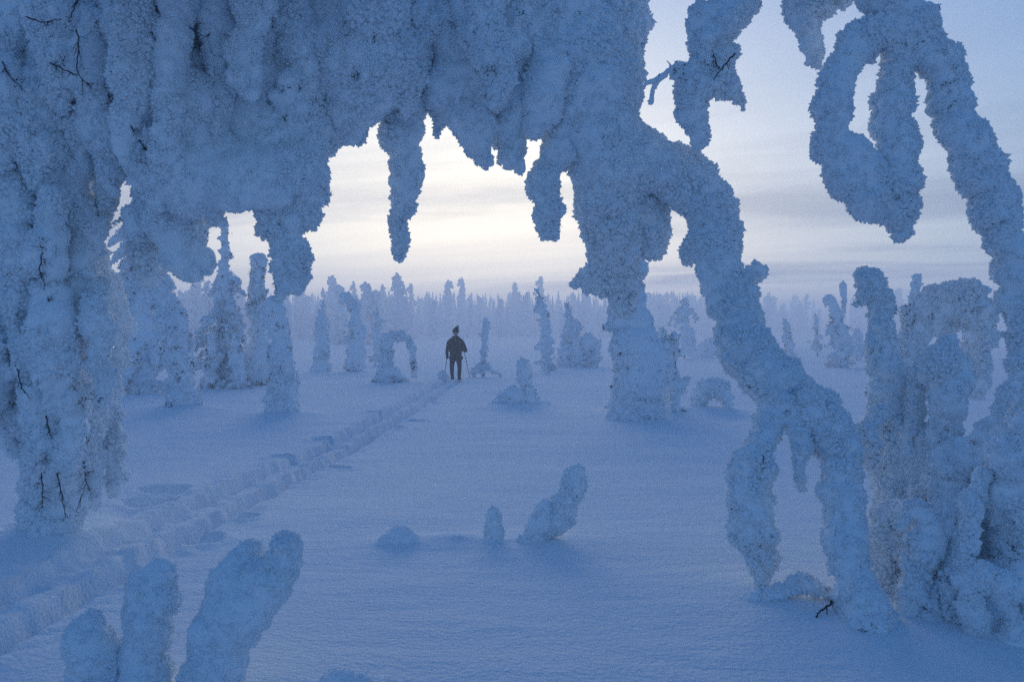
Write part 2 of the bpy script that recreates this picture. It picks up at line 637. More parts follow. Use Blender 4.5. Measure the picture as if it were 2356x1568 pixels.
def build_ground():
    ys = list(np.arange(-14, 1.5, 0.35))
    y = 1.5
    while y < 760:
        ys.append(y)
        y += 0.035 if y < 8 else (0.035 * (y / 8) ** 1.25 if y < 40 else 0.012 * y)
    xs = set(np.round(np.arange(-3.9, -1.3, 0.032), 3)) | set(np.round(np.arange(-6.5, 6.5, 0.09), 3))
    far = 6.5
    ext = []
    while far < 760:
        ext.append(far)
        far *= 1.07
    xs = np.array(sorted(set(xs) | set(ext) | set(-e for e in ext)))
    keep = [0]
    for i in range(1, len(xs)):
        if xs[i] - xs[keep[-1]] > 0.02:
            keep.append(i)
    xs = xs[keep]
    ys = np.array(ys)
    X, Y = np.meshgrid(xs, ys)
    Z = ground_z(X, Y)
    v = np.stack([X, Y, Z], -1).reshape(-1, 3)
    nx, ny = len(xs), len(ys)
    i = (np.arange(ny - 1)[:, None] * nx + np.arange(nx - 1)[None]).ravel()
    q = np.stack([i, i + 1, i + nx + 1, i + nx], 1)
    me = mesh_from("snow_ground", v, q, [M_SNOW], smooth=np.ones(len(q), bool))
    o = link("snow_ground", me)
    tag(o, kind="structure")


build_ground()


def gz(x, y):
    return float(ground_z(np.array([x]), np.array([y]))[0])


# ------------------------------------------------------------------ rime-covered trees
def W(chain):
    """(x, y, d, r) as read off the print -> metres"""
    out = []
    for x, y, d, r in chain:
        p = P(x, y, d)
        out.append([p[0], p[1], p[2], r * d / FPX])
    return out


def rime_part(name, chains, parent, d, seed, mat=None, world_space=False, **kw):
    rng = np.random.default_rng(seed)
    u = d / 853.0
    ch = chains if world_space else [W(c) for c in chains]
    V, F, sm, surf = frost_arrays(ch, u, rng, **kw)
    me = mesh_from(name, V, F, [mat or M_RIME], smooth=sm)
    o = link(name, me, parent)
    return o, surf


def bare_needles(name, surf, parent, u, seed, amount=0.05, down=0.1, freq=10, thr=0.15, length=5.0):
    """dark needle tufts where the rime has not closed over the undersides of the branches"""
    c, fn, q, co = surf
    rng = np.random.default_rng(seed)
    m = vnoise(c, 1 / (freq * u), seed) > thr
    sel = np.nonzero(m & (fn[:, 2] < down) & (rng.random(len(c)) < amount))[0]
    if len(sel) < 4:
        return
    rep = np.repeat(sel, 5)
    n = len(rep)
    pos = c[rep] + rng.normal(0, 1.6 * u, (n, 3))
    L = u * length * rng.uniform(0.5, 1.2, n)
    v, f = needles(pos, fn[rep], L, u * rng.uniform(0.25, 0.55, n), rng)
    o = link(name, mesh_from(name, v, f, [M_NEEDLE]), parent)
    o["kind"] = "stuff"


def twig(pts, parent, seed, r0=0.008, frost=False, name="twig", branches=2):
    """a thin bare branch with short side shoots"""
    rng = np.random.default_rng(seed)
    p = catmull(np.array(pts, float), 5)
    p = p + rng.normal(0, r0 * 0.6, p.shape)
    rad = np.linspace(r0, r0 * 0.45, len(p))
    v, f = tube(p, rad, 6)
    vs_, fs_ = [v], [f]
    off = len(v)
    L = np.linalg.norm(p[-1] - p[0])
    for k in range(branches):
        i = int(rng.integers(1, max(2, len(p) - 1)))
        d = rng.normal(0, 1, 3)
        d[2] -= 0.5
        d /= np.linalg.norm(d)
        ln = L * rng.uniform(0.12, 0.3)
        sp = np.array([p[i] + d * ln * t + np.array([0, 0, -0.25 * ln * t * t]) for t in np.linspace(0, 1, 4)])
        v, f = tube(sp, np.linspace(r0 * 0.6, r0 * 0.25, 4), 5)
        vs_.append(v)
        fs_.append(f + off)
        off += len(v)
    return link(name, mesh_from(name, np.vstack(vs_), np.vstack(fs_), [M_BARK]), parent)


# --- the bowed tree that makes the arch: trunk rises at the right and bends over to the left, its crown hangs overhead
arch_base = P(1985, 1450, 4.36)
arch = thing("bowed_tree", (arch_base[0], arch_base[1], gz(arch_base[0], arch_base[1])),
             "huge rime-covered bowed tree arching overhead, its crown hanging across the top", "tree")
SURF = {}


def bough(name, chains, parent, d, seed, dark=0.02, **kw):
    if name == "hanging_bough":
        chains = [c[:-1] + [(*c[-1][:3], max(c[-1][3], 0.55 * c[-2][3]))] if len(c) > 2 else c for c in chains]
    if name == "trunk":
        kw.setdefault("lump", 0.25)
        chains = [[(x, y, dd, r * 0.90) for x, y, dd, r in c] for c in chains]
    kw.setdefault("tassel", {"trunk": 0.10, "hanging_bough": 0.42, "crown_bough": 0.5}.get(name, 0.0))
    o, s = rime_part(name, chains, parent, d, seed, **kw)
    SURF[o.name] = (o, s)
    if dark:
        bare_needles("bare_twigs", s, parent, d / 853.0, seed + 1, amount=dark * 0.35, down=0.2, freq=16, thr=0.40)
    return o


bough("trunk", [[(1330, 240, 6.6, 90), (1420, 330, 6.6, 95), (1510, 365, 6.6, 82), (1590, 430, 6.5, 74), (1640, 520, 6.4, 66), (1655, 620, 6.2, 58), (1692, 720, 6.0, 60),
                 (1715, 800, 5.8, 62), (1790, 885, 5.5, 70), (1875, 940, 5.2, 62), (1925, 1030, 5.0, 58), (1943, 1150, 4.8, 52),
                 (1956, 1280, 4.6, 52), (1968, 1390, 4.45, 60), (1985, 1460, 4.36, 64), (1985, 1510, 4.36, 60)],
                [(1715, 640, 6.1, 20), (1735, 632, 6.1, 18)],
                [(1600, 570, 6.4, 40), (1585, 590, 6.4, 22)],
                [(2000, 1400, 4.4, 60), (2050, 1440, 4.4, 30)]], arch, 5.4, 21, 0.02)
bough("hanging_bough", [[(1400, 380, 6.6, 100), (1400, 470, 6.75, 72), (1412, 540, 6.85, 62), (1420, 600, 7.0, 56), (1425, 660, 7.0, 40), (1430, 700, 7.0, 18)],
                        [(1420, 590, 7, 50), (1385, 630, 7, 48), (1345, 648, 7, 30), (1318, 655, 7, 12)],
                        [(1470, 440, 6.8, 35), (1500, 510, 6.8, 42), (1505, 565, 6.8, 30), (1490, 590, 6.8, 14)]], arch, 7.0, 22, 0.01)
bough("hanging_bough", [[(1290, 330, 6.5, 46), (1258, 400, 6.5, 36), (1250, 440, 6.5, 36), (1262, 475, 6.5, 28), (1258, 512, 6.5, 34), (1262, 535, 6.5, 18)]], arch, 6.5, 23, 0.02, tassel=0.15)
bough("crown_bough", [[(1230, -120, 6.6, 120), (1230, 60, 6.55, 120), (1330, 130, 6.6, 125), (1370, 260, 6.6, 105)],
                      [(1400, -120, 6.7, 90), (1390, 20, 6.7, 70), (1410, 150, 6.7, 55), (1420, 220, 6.7, 38)]], arch, 6.6, 24, 0.03)
bough("hanging_bough", [[(1470, -100, 7, 26), (1470, 0, 7, 21), (1468, 80, 7, 17), (1467, 165, 7, 9)]], arch, 7.0, 25, 0.0)
bough("crown_bough", [[(1050, -120, 6.4, 130), (1060, 40, 6.3, 115), (1060, 150, 6.3, 85), (1060, 230, 6.3, 62), (1095, 310, 6.3, 44), (1118, 368, 6.3, 17)],
                      [(1150, 120, 6.4, 85), (1175, 230, 6.4, 52), (1178, 310, 6.4, 40), (1175, 360, 6.4, 28)],
                      [(1010, 200, 6.35, 30), (1012, 270, 6.35, 22), (1005, 315, 6.35, 10)]], arch, 6.3, 26, 0.07)
bough("hanging_bough", [[(930, 150, 6.4, 62), (930, 260, 6.4, 50), (926, 330, 6.4, 44), (930, 400, 6.4, 38), (926, 460, 6.4, 30), (918, 530, 6.4, 20), (920, 588, 6.4, 12)],
                        [(900, 290, 6.4, 22), (893, 340, 6.4, 16)], [(955, 380, 6.4, 18)]], arch, 6.4, 27, 0.02, tassel=0.18)
bough("crown_bough", [[(820, -120, 6.1, 150), (820, 60, 6.0, 140), (810, 180, 6.0, 95), (800, 260, 6.05, 52), (808, 312, 6.05, 18)],
                      [(880, 120, 6.2, 80), (880, 210, 6.2, 58), (850, 265, 6.2, 22)], [(750, 260, 6.1, 60), (740, 320, 6.1, 32)]], arch, 6.1, 28, 0.06)
bough("crown_bough", [[(320, -140, 5.9, 130), (360, 40, 5.85, 120), (410, 190, 5.8, 120), (420, 320, 5.7, 108), (450, 410, 5.65, 84)],
                      [(500, 390, 5.75, 80), (590, 410, 5.7, 76), (660, 390, 5.7, 70), (700, 420, 5.75, 40)],
                      [(560, 120, 5.9, 110), (600, 270, 5.9, 100), (620, 360, 5.8, 80)]], arch, 5.5, 29, 0.0)
bough("crown_bough", [[(600, -140, 6.0, 140), (620, 0, 5.95, 130), (690, 130, 5.9, 90), (690, 250, 5.9, 75), (705, 350, 5.85, 46), (712, 440, 5.8, 36), (706, 505, 5.8, 20)]], arch, 5.9, 30, 0.05)
bough("hanging_bough", [[(660, 420, 5.85, 55), (655, 520, 5.8, 50), (655, 590, 5.8, 46), (665, 640, 5.8, 40), (645, 678, 5.8, 18)],
                        [(612, 530, 5.85, 20)]], arch, 5.8, 31, 0.05)
bough("hanging_bough", [[(390, 400, 5.95, 80), (395, 490, 5.9, 74), (415, 550, 5.9, 62), (430, 600, 5.9, 38), (440, 628, 5.9, 16)],
                        [(350, 430, 6.1, 50), (342, 520, 6.1, 44), (345, 590, 6.1, 30), (352, 635, 6.1, 14)],
                        [(470, 590, 5.9, 26), (482, 622, 5.9, 12)]], arch, 5.9, 32, 0.02)
bough("crown_bough", [[(150, -330, 4.6, 190), (450, -380, 4.6, 210), (700, -360, 5.0, 170)],  # unseen boughs above the frame, added to shade the left of the canopy
                      [(100, -500, 3.6, 220), (500, -560, 3.6, 230)]], arch, 9.0, 35, 0.0, dens=0.5)
bough("hanging_bough", [[(1800, 930, 5.3, 40), (1765, 985, 5.2, 36), (1736, 1060, 5.05, 48), (1728, 1140, 5.0, 50), (1733, 1220, 5.0, 50), (1745, 1290, 5.0, 36), (1752, 1350, 5.0, 16)],
                        [(1850, 960, 5.2, 40), (1840, 1060, 4.95, 24), (1842, 1115, 4.95, 12)]], arch, 5.0, 33, 0.05)
bough("low_branch", [[(1722, 1396, 4.75, 9), (1780, 1368, 4.75, 17), (1845, 1345, 4.75, 21), (1910, 1365, 4.7, 22), (1950, 1400, 4.6, 24)]], arch, 4.8, 34, 0.02)
twig([P(1925, 1376, 4.55), P(1905, 1390, 4.5), P(1885, 1408, 4.45), P(1878, 1425, 4.42)], arch, 41, 0.007)

# front layer of separate drooping boughs, hung in ranks in front of the crown
lrng = np.random.default_rng(404)
LOWX = [150, 270, 330, 400, 450, 500, 590, 650, 700, 745, 800, 860, 930, 985, 1060, 1110, 1190, 1240, 1300, 1360]
LOWY = [420, 420, 560, 560, 520, 470, 460, 560, 450, 330, 280, 250, 330, 220, 290, 330, 330, 300, 420, 330]
for k, x0 in enumerate(range(345, 1340, 78)):
    x0 = x0 + lrng.uniform(-25, 25)
    low = np.interp(x0, LOWX, LOWY)
    d0 = 5.25 + 0.9 * (x0 - 300) / 1040 + lrng.uniform(-0.15, 0.25)
    y0, y1 = lrng.uniform(-160, 60), low * lrng.uniform(0.42, 0.86)
    y1 = max(y1, y0 + 140)
    r0 = lrng.uniform(34, 56)
    sw = lrng.uniform(-110, 70)
    cc = [(x0 - sw * 0.4, y0 - 60, d0 + .25, r0 * .8)]
    for t in (0.0, 0.25, 0.5, 0.72, 0.9, 1.0):
        cc.append((x0 + sw * t + lrng.uniform(-10, 10), y0 + (y1 - y0) * t, d0, r0 * (1.05 - 0.25 * t if t < .9 else (0.62 if t < 1 else 0.22)) * lrng.uniform(.85, 1.15)))
    bough("hanging_bough", [cc], arch, d0, 1000 + 3 * k, 0.0, tassel=0.6)

# --- second bowed tree, leaning in from the right edge
b2 = P(2440, 1440, 4.9)
arch2 = thing("bowed_tree", (b2[0], b2[1], gz(b2[0], b2[1])),
              "rime-covered bowed tree arching in along the right edge with looped hanging boughs", "tree")
bough("trunk", [[(1900, -150, 5.6, 60), (1990, -70, 5.55, 62), (2055, 10, 5.5, 60), (2110, 80, 5.5, 58), (2165, 170, 5.5, 56), (2210, 280, 5.45, 50), (2248, 390, 5.4, 52), (2295, 500, 5.35, 52),
                 (2330, 620, 5.3, 50), (2350, 750, 5.25, 58), (2385, 880, 5.15, 66), (2420, 1080, 5.05, 72), (2440, 1300, 4.95, 72), (2440, 1470, 4.9, 80)],
                [(2130, 60, 5.5, 30), (2145, 20, 5.5, 20)], [(2190, 130, 5.5, 30)]], arch2, 5.4, 51, 0.03)
bough("hanging_bough", [[(2075, 70, 5.5, 48), (2000, 95, 5.5, 42), (1945, 150, 5.5, 38), (1918, 230, 5.5, 34), (1918, 310, 5.5, 40), (1950, 365, 5.5, 56), (1990, 420, 5.5, 56), (1995, 475, 5.5, 26)],
                        [(2090, 100, 5.55, 40), (2058, 180, 5.55, 32), (2052, 260, 5.55, 36), (2060, 320, 5.55, 52), (2070, 385, 5.55, 50), (2062, 450, 5.55, 46), (2066, 505, 5.55, 34), (2070, 545, 5.55, 20)]], arch2, 5.5, 52, 0.01, tassel=0.12)
bough("hanging_bough", [[(1760, -150, 6.2, 80), (1710, -20, 6.2, 66), (1660, 40, 6.2, 60), (1635, 100, 6.2, 48), (1655, 170, 6.2, 44), (1680, 205, 6.2, 36), (1700, 228, 6.2, 16)],
                        [(1640, 150, 6.2, 40), (1600, 205, 6.2, 40), (1585, 250, 6.2, 26), (1600, 285, 6.2, 18), (1608, 318, 6.2, 18), (1603, 338, 6.2, 8)],
                        [(1605, 20, 6.2, 32), (1590, 70, 6.2, 16)]], arch2, 6.2, 53, 0.05, tassel=0.2)
bough("hanging_bough", [[(1860, -120, 6.0, 50), (1840, -10, 6.0, 26), (1848, 40, 6.0, 20), (1868, 85, 6.0, 26), (1872, 125, 6.0, 26), (1882, 148, 6.0, 10)],
                        [(1900, -60, 6.0, 40), (1890, 10, 6.0, 22), (1905, 25, 6.0, 12)], [(1930, -40, 6.0, 36), (1945, 0, 6.0, 14)]], arch2, 6.0, 54, 0.03, tassel=0.15)
tw = [P(1600, 158, 6.15), P(1570, 148, 6.1), P(1545, 158, 6.1), P(1515, 180, 6.05), P(1492, 192, 6.05)]
bough("frosted_twig", [[(1600, 158, 6.15, 6), (1570, 148, 6.1, 5), (1545, 158, 6.1, 5), (1515, 182, 6.05, 4), (1485, 192, 6.05, 4)],
                       [(1515, 182, 6.05, 4), (1502, 205, 6.05, 4), (1497, 236, 6.05, 4)], [(1575, 152, 6.1, 4), (1560, 172, 6.1, 4), (1545, 178, 6.1, 4)]],
      arch2, 6.1, 55, 0.0, lump=0.1, knob=0.4, flen=0.55, vox=0.9)
twig(tw, arch2, 56, 0.010)
twig([P(1690, 125, 5.95), P(1665, 150, 5.95), P(1640, 185, 5.93)], arch2, 57, 0.007)

# --- tall tree at the left edge
lb = P(125, 1240, 6.3)
left = thing("frosted_tree", (lb[0], lb[1], gz(lb[0], lb[1])),
             "tall rime-shrouded tree on the left edge with dark twigs showing through", "tree")
bough("trunk", [[(120, 1290, 6.3, 60), (120, 1200, 6.3, 56), (122, 1100, 6.3, 66), (125, 980, 6.3, 90), (110, 850, 6.3, 110), (100, 680, 6.25, 115), (90, 480, 6.2, 115), (100, 250, 6.15, 120), (110, 60, 6.1, 110), (120, -140, 6.1, 110)],
                [(70, 1180, 6.35, 16), (82, 1250, 6.35, 26)]], left, 6.3, 61, 0.05)
bough("hanging_bough", [[(180, 380, 6.5, 60), (188, 520, 6.55, 46), (212, 650, 6.6, 44), (245, 760, 6.6, 46), (252, 880, 6.6, 40), (255, 1000, 6.6, 32), (262, 1080, 6.6, 20), (262, 1140, 6.6, 9)],
                        [(205, 900, 6.5, 34), (215, 1010, 6.5, 30), (215, 1100, 6.5, 22), (212, 1160, 6.5, 10)]], left, 6.6, 62, 0.01)
bough("hanging_bough", [[(150, 640, 6.0, 74), (165, 740, 5.95, 70), (140, 830, 5.9, 56), (130, 930, 5.9, 52), (135, 1010, 5.9, 48), (135, 1062, 5.9, 20)]], left, 5.9, 63, 0.03)
bough("hanging_bough", [[(-20, 560, 6.2, 90), (10, 700, 6.2, 80), (15, 840, 6.2, 62), (25, 960, 6.2, 42), (35, 1040, 6.2, 20)]], left, 6.2, 64, 0.05)
bough("crown_bough", [[(180, 40, 5.9, 70), (215, 160, 5.9, 68), (235, 270, 5.9, 66), (255, 340, 5.9, 50), (262, 400, 5.95, 34), (240, 470, 6.0, 24), (238, 505, 6.0, 12)],
                      [(290, 320, 6.0, 36), (312, 360, 6.0, 24)]], left, 5.9, 65, 0.08)
bough("crown_bough", [[(-40, -60, 6.0, 90), (-10, 120, 6.0, 80), (20, 280, 6.0, 80), (30, 420, 6.0, 80)], [(110, 90, 6.0, 50), (130, 200, 5.95, 50)]], left, 6.0, 66, 0.08)
for k, (x0, y0, y1, r0) in enumerate([(40, -40, 150, 44), (130, 20, 240, 46), (205, 60, 250, 40), (10, 180, 390, 50), (95, 230, 430, 48), (180, 260, 480, 50), (250, 300, 440, 32), (40, 420, 640, 48), (115, 470, 640, 42), (185, 480, 720, 40),
                                       (55, 640, 850, 42), (130, 690, 900, 44), (225, 700, 930, 36), (85, 880, 1080, 36), (160, 900, 1075, 34), (-20, 800, 1000, 40)]):
    d0 = 5.72 + lrng.uniform(-.12, .2)
    cc = [(x0, y0 - 40, d0 + .3, r0 * .8)]
    for t in (0.0, 0.3, 0.6, 0.85, 1.0):
        cc.append((x0 + lrng.uniform(-12, 12), y0 + (y1 - y0) * t, d0, r0 * (1.0 if t < .8 else (0.66 if t < 1 else 0.25)) * lrng.uniform(.85, 1.15)))
    bough("hanging_bough", [cc], left, d0, 1200 + 3 * k, 0.0, tassel=0.6)

# --- snow-laden young spruce and shrub at the right
kb = P(2090, 1340, 5.3)
young = thing("snow_laden_sapling", (kb[0], kb[1], gz(kb[0], kb[1])),
              "snow-laden young spruce with a rounded head and mushroom-capped side branch right of the arching trunk", "tree")
bough("leader", [[(1990, 628, 5.6, 22), (2003, 658, 5.6, 36), (2025, 715, 5.6, 38), (2026, 790, 5.6, 36), (2038, 890, 5.6, 44), (2050, 1010, 5.55, 54), (2065, 1130, 5.45, 62), (2085, 1260, 5.35, 68), (2090, 1380, 5.3, 60)],
                 [(1985, 695, 5.6, 24), (1965, 702, 5.6, 12)], [(2045, 680, 5.6, 20), (2056, 715, 5.6, 16)]], young, 5.5, 71, 0.04)
bough("side_branch", [[(2055, 930, 5.8, 34), (2080, 840, 5.9, 28), (2105, 770, 6.0, 28), (2145, 712, 6.0, 46), (2185, 694, 6.0, 52), (2225, 706, 6.0, 48), (2252, 735, 6.0, 28), (2262, 760, 6.0, 14)],
                      [(2110, 735, 6.0, 30), (2088, 725, 6.0, 18)], [(2165, 735, 6.0, 24)]], young, 5.9, 72, 0.08)
bough("side_branch", [[(2150, 1130, 5.2, 50), (2160, 1040, 5.2, 30), (2175, 960, 5.2, 40), (2180, 890, 5.2, 46), (2172, 815, 5.2, 42), (2175, 790, 5.2, 22)]], young, 5.2, 73, 0.02)
bough("side_branch", [[(2060, 1100, 5.4, 40), (2095, 980, 5.4, 26), (2110, 900, 5.4, 26), (2118, 830, 5.4, 14)],
                      [(2020, 960, 5.3, 36), (1990, 1000, 5.2, 30), (2000, 1060, 5.2, 24)]], young, 5.4, 74, 0.02)
bough("side_branch", [[(2240, 900, 6.4, 18), (2242, 820, 6.5, 20), (2250, 778, 6.5, 26), (2275, 775, 6.5, 16)]], young, 6.4, 75, 0.0)
bough("side_branch", [[(2080, 1230, 5.0, 70), (2040, 1290, 4.95, 46), (2020, 1370, 4.9, 26)], [(2100, 1180, 4.9, 50), (2120, 1290, 4.85, 40), (2085, 1370, 4.8, 24)]], young, 5.0, 76, 0.05)

sb = P(2300, 1420, 4.5)
shrub = thing("snow_laden_shrub", (sb[0], sb[1], gz(sb[0], sb[1])),
              "dense snow-laden shrub in the lower right corner with dark hollows between its bent branches", "shrub")
bough("branch", [[(2210, 1450, 4.6, 40), (2195, 1320, 4.75, 44), (2185, 1190, 4.9, 50), (2172, 1085, 5.0, 50), (2220, 1040, 4.9, 34), (2290, 960, 4.8, 24), (2330, 880, 4.8, 17), (2352, 830, 4.8, 12)]], shrub, 4.8, 81, 0.03)
bough("branch", [[(2420, 900, 4.3, 50), (2370, 980, 4.3, 62), (2335, 1080, 4.35, 66), (2325, 1170, 4.4, 54), (2345, 1240, 4.4, 30)]], shrub, 4.3, 82, 0.02, tassel=0.3)
bough("branch", [[(2262, 1090, 4.4, 24), (2242, 1160, 4.35, 20), (2228, 1230, 4.3, 17), (2226, 1290, 4.3, 18), (2240, 1330, 4.3, 18)]], shrub, 4.3, 83, 0.0)
bough("branch", [[(2205, 1330, 4.25, 14), (2250, 1330, 4.2, 30), (2320, 1345, 4.15, 38), (2400, 1330, 4.15, 44)], [(2232, 1370, 4.2, 24), (2250, 1430, 4.2, 28), (2240, 1485, 4.25, 20)],
                  [(2330, 1480, 4.15, 48), (2400, 1430, 4.15, 60)], [(2300, 1370, 4.15, 22), (2330, 1420, 4.12, 20), (2325, 1470, 4.12, 20)]], shrub, 4.2, 84, 0.01)
bough("branch", [[(2135, 1200, 4.6, 34), (2112, 1290, 4.52, 30), (2098, 1370, 4.5, 26), (2072, 1440, 4.5, 14)]], shrub, 4.5, 85, 0.0)
bough("branch", [[(2180, 1190, 4.6, 34), (2178, 1290, 4.5, 26), (2150, 1380, 4.45, 24), (2128, 1455, 4.42, 14)]], shrub, 4.5, 87, 0.0)
bough("branch", [[(2070, 1210, 4.62, 12), (2092, 1182, 4.6, 16), (2128, 1190, 4.56, 18), (2142, 1240, 4.52, 16), (2132, 1300, 4.5, 12)]], shrub, 4.5, 88, 0.0)
bough("branch", [[(2215, 1200, 4.5, 20), (2205, 1290, 4.45, 17), (2188, 1370, 4.4, 17), (2200, 1450, 4.38, 14)]], shrub, 4.45, 89, 0.0)
bough("branch", [[(2300, 1120, 4.85, 56), (2320, 1250, 4.85, 44), (2330, 1400, 4.8, 50)]], shrub, 4.7, 86, 0.9, mat=M_RIME_MID)  # dark needle backing, added behind the gaps to deepen the hollows' shade
bough("branch", [[(2140, 1020, 5.35, 60), (2150, 1150, 5.3, 80), (2190, 1300, 5.2, 80)], [(2250, 1060, 5.3, 60), (2280, 1200, 5.25, 80), (2300, 1350, 5.1, 80)]], shrub, 5.2, 801, 0.25, tassel=0.4)
bough("branch", [[(2150, 1300, 4.95, 40), (2200, 1360, 4.95, 46), (2280, 1440, 4.9, 46)]], shrub, 4.7, 90, 0.9, mat=M_RIME_MID)  # second dark backing; heavy needles stand in for shade in the lower hollow

# --- spots where twigs and needles show through the rime
TUFTS = [(143, 146, 10), (101, 49, 12), (221, 53, 8), (210, 195, 10), (154, 203, 9), (259, 214, 9), (30, 188, 13), (488, 109, 10), (480, 80, 8), (620, 240, 12), (657, 278, 12), (661, 203, 14), (690, 200, 10),
         (815, 165, 16), (806, 175, 14), (800, 90, 16), (165, 360, 9), (146, 345, 9), (41, 404, 9), (161, 529, 9), (98, 563, 10), (308, 300, 12), (338, 345, 14), (332, 375, 10), (364, 503, 9), (655, 492, 9),
         (948, 15, 9), (858, 83, 14), (1012, 75, 14), (1040, 68, 16), (1095, 71, 12), (1132, 150, 12), (1117, 218, 10), (1084, 240, 9), (1136, 165, 12), (1091, 161, 8), (918, 383, 6), (896, 289, 8), (1200, 30, 9),
         (99, 565, 10), (90, 628, 14), (100, 600, 12), (113, 692, 12), (79, 880, 13), (41, 846, 11), (45, 936, 14), (60, 960, 10), (130, 860, 8), (161, 831, 11), (225, 917, 9), (195, 1008, 11), (109, 1079, 11),
         (139, 1079, 11), (203, 1083, 10), (128, 970, 8), (95, 1110, 9), (145, 1150, 9), (150, 1190, 8), (60, 760, 10), (20, 620, 10), (180, 920, 14), (170, 900, 12),
         (1728, 891, 9), (1822, 910, 9), (1900, 1000, 9), (2017, 1038, 9), (2103, 730, 14), (2085, 718, 10), (2145, 722, 10), (2171, 989, 12), (2040, 996, 9), (1754, 1061, 12), (1739, 1099, 10), (1747, 1257, 9),
         (2137, 1403, 14), (2193, 1411, 16), (1991, 1448, 14), (2010, 1445, 10), (2265, 1163, 12), (2302, 1279, 16), (2330, 1260, 14), (2272, 1377, 14), (2092, 1257, 10), (2073, 1204, 8), (2201, 1197, 9), (2180, 1340, 14),
         (1640, 140, 12), (1655, 165, 10), (2085, 105, 10), (2180, 190, 10), (2195, 235, 10), (1690, 560, 8), (1600, 480, 8), (1620, 520, 7), (1660, 760, 8)]


TWIGS = [[(180, 0), (168, 25), (160, 45), (150, 66)], [(60, 40), (100, 50), (140, 45)], [(175, 68), (182, 110), (176, 150), (185, 178), (210, 200)], [(115, 145), (150, 162), (178, 175)],
         [(5, 140), (25, 180), (55, 205)], [(250, 215), (256, 240), (268, 258)], [(95, 1088), (98, 1130), (96, 1170)], [(132, 1090), (142, 1135), (150, 1190)], [(192, 1060), (196, 1110), (182, 1165)],
         [(105, 955), (112, 985), (118, 1005)], [(40, 850), (48, 885), (66, 925)], [(98, 580), (92, 620), (104, 660)], [(300, 290), (325, 330), (342, 350)], [(1640, 125), (1650, 150), (1668, 172)]]


def tufts():
    trees = []
    for o, surf in SURF.values():
        c, fn, q, co = surf
        trees.append((o, BVHTree.FromPolygons([tuple(v) for v in co], [tuple(int(i) for i in f) for f in q])))
    eye = Vector((0, 0, EYE))
    rng = np.random.default_rng(31)
    acc = {}
    for px, py, r in TUFTS:
        dr = (Vector(P(px, py, 6.0)) - eye).normalized()
        best = None
        for o, bv in trees:
            h = bv.ray_cast(eye, dr)
            if h[0] is not None and (best is None or h[3] < best[0]):
                best = (h[3], h[0], h[1], o)
        if best is None:
            continue
        dist, loc, nrm, o = best
        rad = r * dist / FPX * rng.uniform(0.7, 1.25)
        n = int(rng.integers(16, 34))
        run = rng.normal(0, 1, 3) * [0.5, 0.2, 1.0]
        run /= np.linalg.norm(run)
        along = rng.uniform(-1.3, 1.3, (n, 1))
        pos = np.array(loc)[None] + rng.normal(0, 0.30, (n, 3)) * rad + along * run[None] * rad * 1.1 - np.array(nrm)[None] * rad * 0.12
        nn = np.repeat(np.array(nrm)[None], n, 0) * 0.6 + np.array([[0, 0, -0.3]])
        v, f = needles(pos, nn, rad * rng.uniform(0.35, 0.9, n), rad * rng.uniform(0.04, 0.10, n), rng, 0.9)
        acc.setdefault(o.parent.name, (o.parent, []))[1].append((v, f))
        if rng.random() < 0.3:
            a = np.array(loc)
            k = rng.normal(0, 1, 3) * [1, .3, .6] + [0, 0, -1.0]
            twig([a - k * rad * 0.7, a + rng.normal(0, .2, 3) * rad, a + k * rad * 1.2], o.parent, int(rng.integers(1e6)), 0.0035, branches=2)
    def hit(px, py):
        dr = (Vector(P(px, py, 6.0)) - eye).normalized()
        best = None
        for o, bv in trees:
            h = bv.ray_cast(eye, dr)
            if h[0] is not None and (best is None or h[3] < best[0]):
                best = (h[3], h[0], o)
        return best
    for k, seq in enumerate(TWIGS):
        hs = [hit(*p) for p in seq]
        hs = [h for h in hs if h]
        if len(hs) < 2:
            continue
        near = min(h[0] for h in hs)
        pts = [np.array(h[1] + (eye - h[1]).normalized() * (0.012 + 0.6 * (h[0] - near))) for h in hs]
        twig(pts, hs[0][2].parent, 3000 + k, 0.0048, branches=7)
    for par, lst in acc.values():
        off, V, F = 0, [], []
        for v, f in lst:
            V.append(v)
            F.append(f + off)
            off += len(v)
        o = link("needle_tufts", mesh_from("needle_tufts", np.vstack(V), np.vstack(F), [M_NEEDLE]), par)
        o["kind"] = "stuff"


tufts()

# --- small snow-laden shoots in the open snow
fb = P(400, 1640, 3.35)
front = thing("snowed_in_shoots", (fb[0], fb[1], gz(fb[0], fb[1])),
              "thick snow-coated shoots poking up in the bottom left foreground", "shrub")
SH = dict(knob=0.6, flen=0.7, lump=0.3, dens=1.0)
bough("shoot", [[(230, 1680, 3.3, 66), (215, 1560, 3.3, 60), (205, 1480, 3.3, 54), (215, 1430, 3.3, 34)]], front, 3.3, 91, 0, **SH)
bough("shoot", [[(340, 1680, 3.35, 66), (335, 1560, 3.35, 64), (338, 1440, 3.35, 58), (348, 1360, 3.35, 50), (352, 1322, 3.35, 36)]], front, 3.35, 92, 0, **SH)
bough("shoot", [[(440, 1700, 3.3, 70), (470, 1560, 3.3, 70), (510, 1440, 3.3, 74), (545, 1340, 3.35, 60), (568, 1275, 3.4, 44)],
                 [(520, 1450, 3.3, 62), (590, 1370, 3.3, 66), (640, 1310, 3.3, 54), (668, 1270, 3.3, 40)]], front, 3.3, 93, 0, **SH)
fb = P(810, 1620, 3.5)
o, s = rime_part("snow_capped_stub", [[(760, 1610, 3.5, 60), (805, 1585, 3.5, 66), (860, 1610, 3.5, 50)]], None, 3.5, 94, **SH)
tag(o, "low snow-capped stub cut off by the bottom edge of the picture", "shrub")
mb = P(1240, 1255, 6.1)
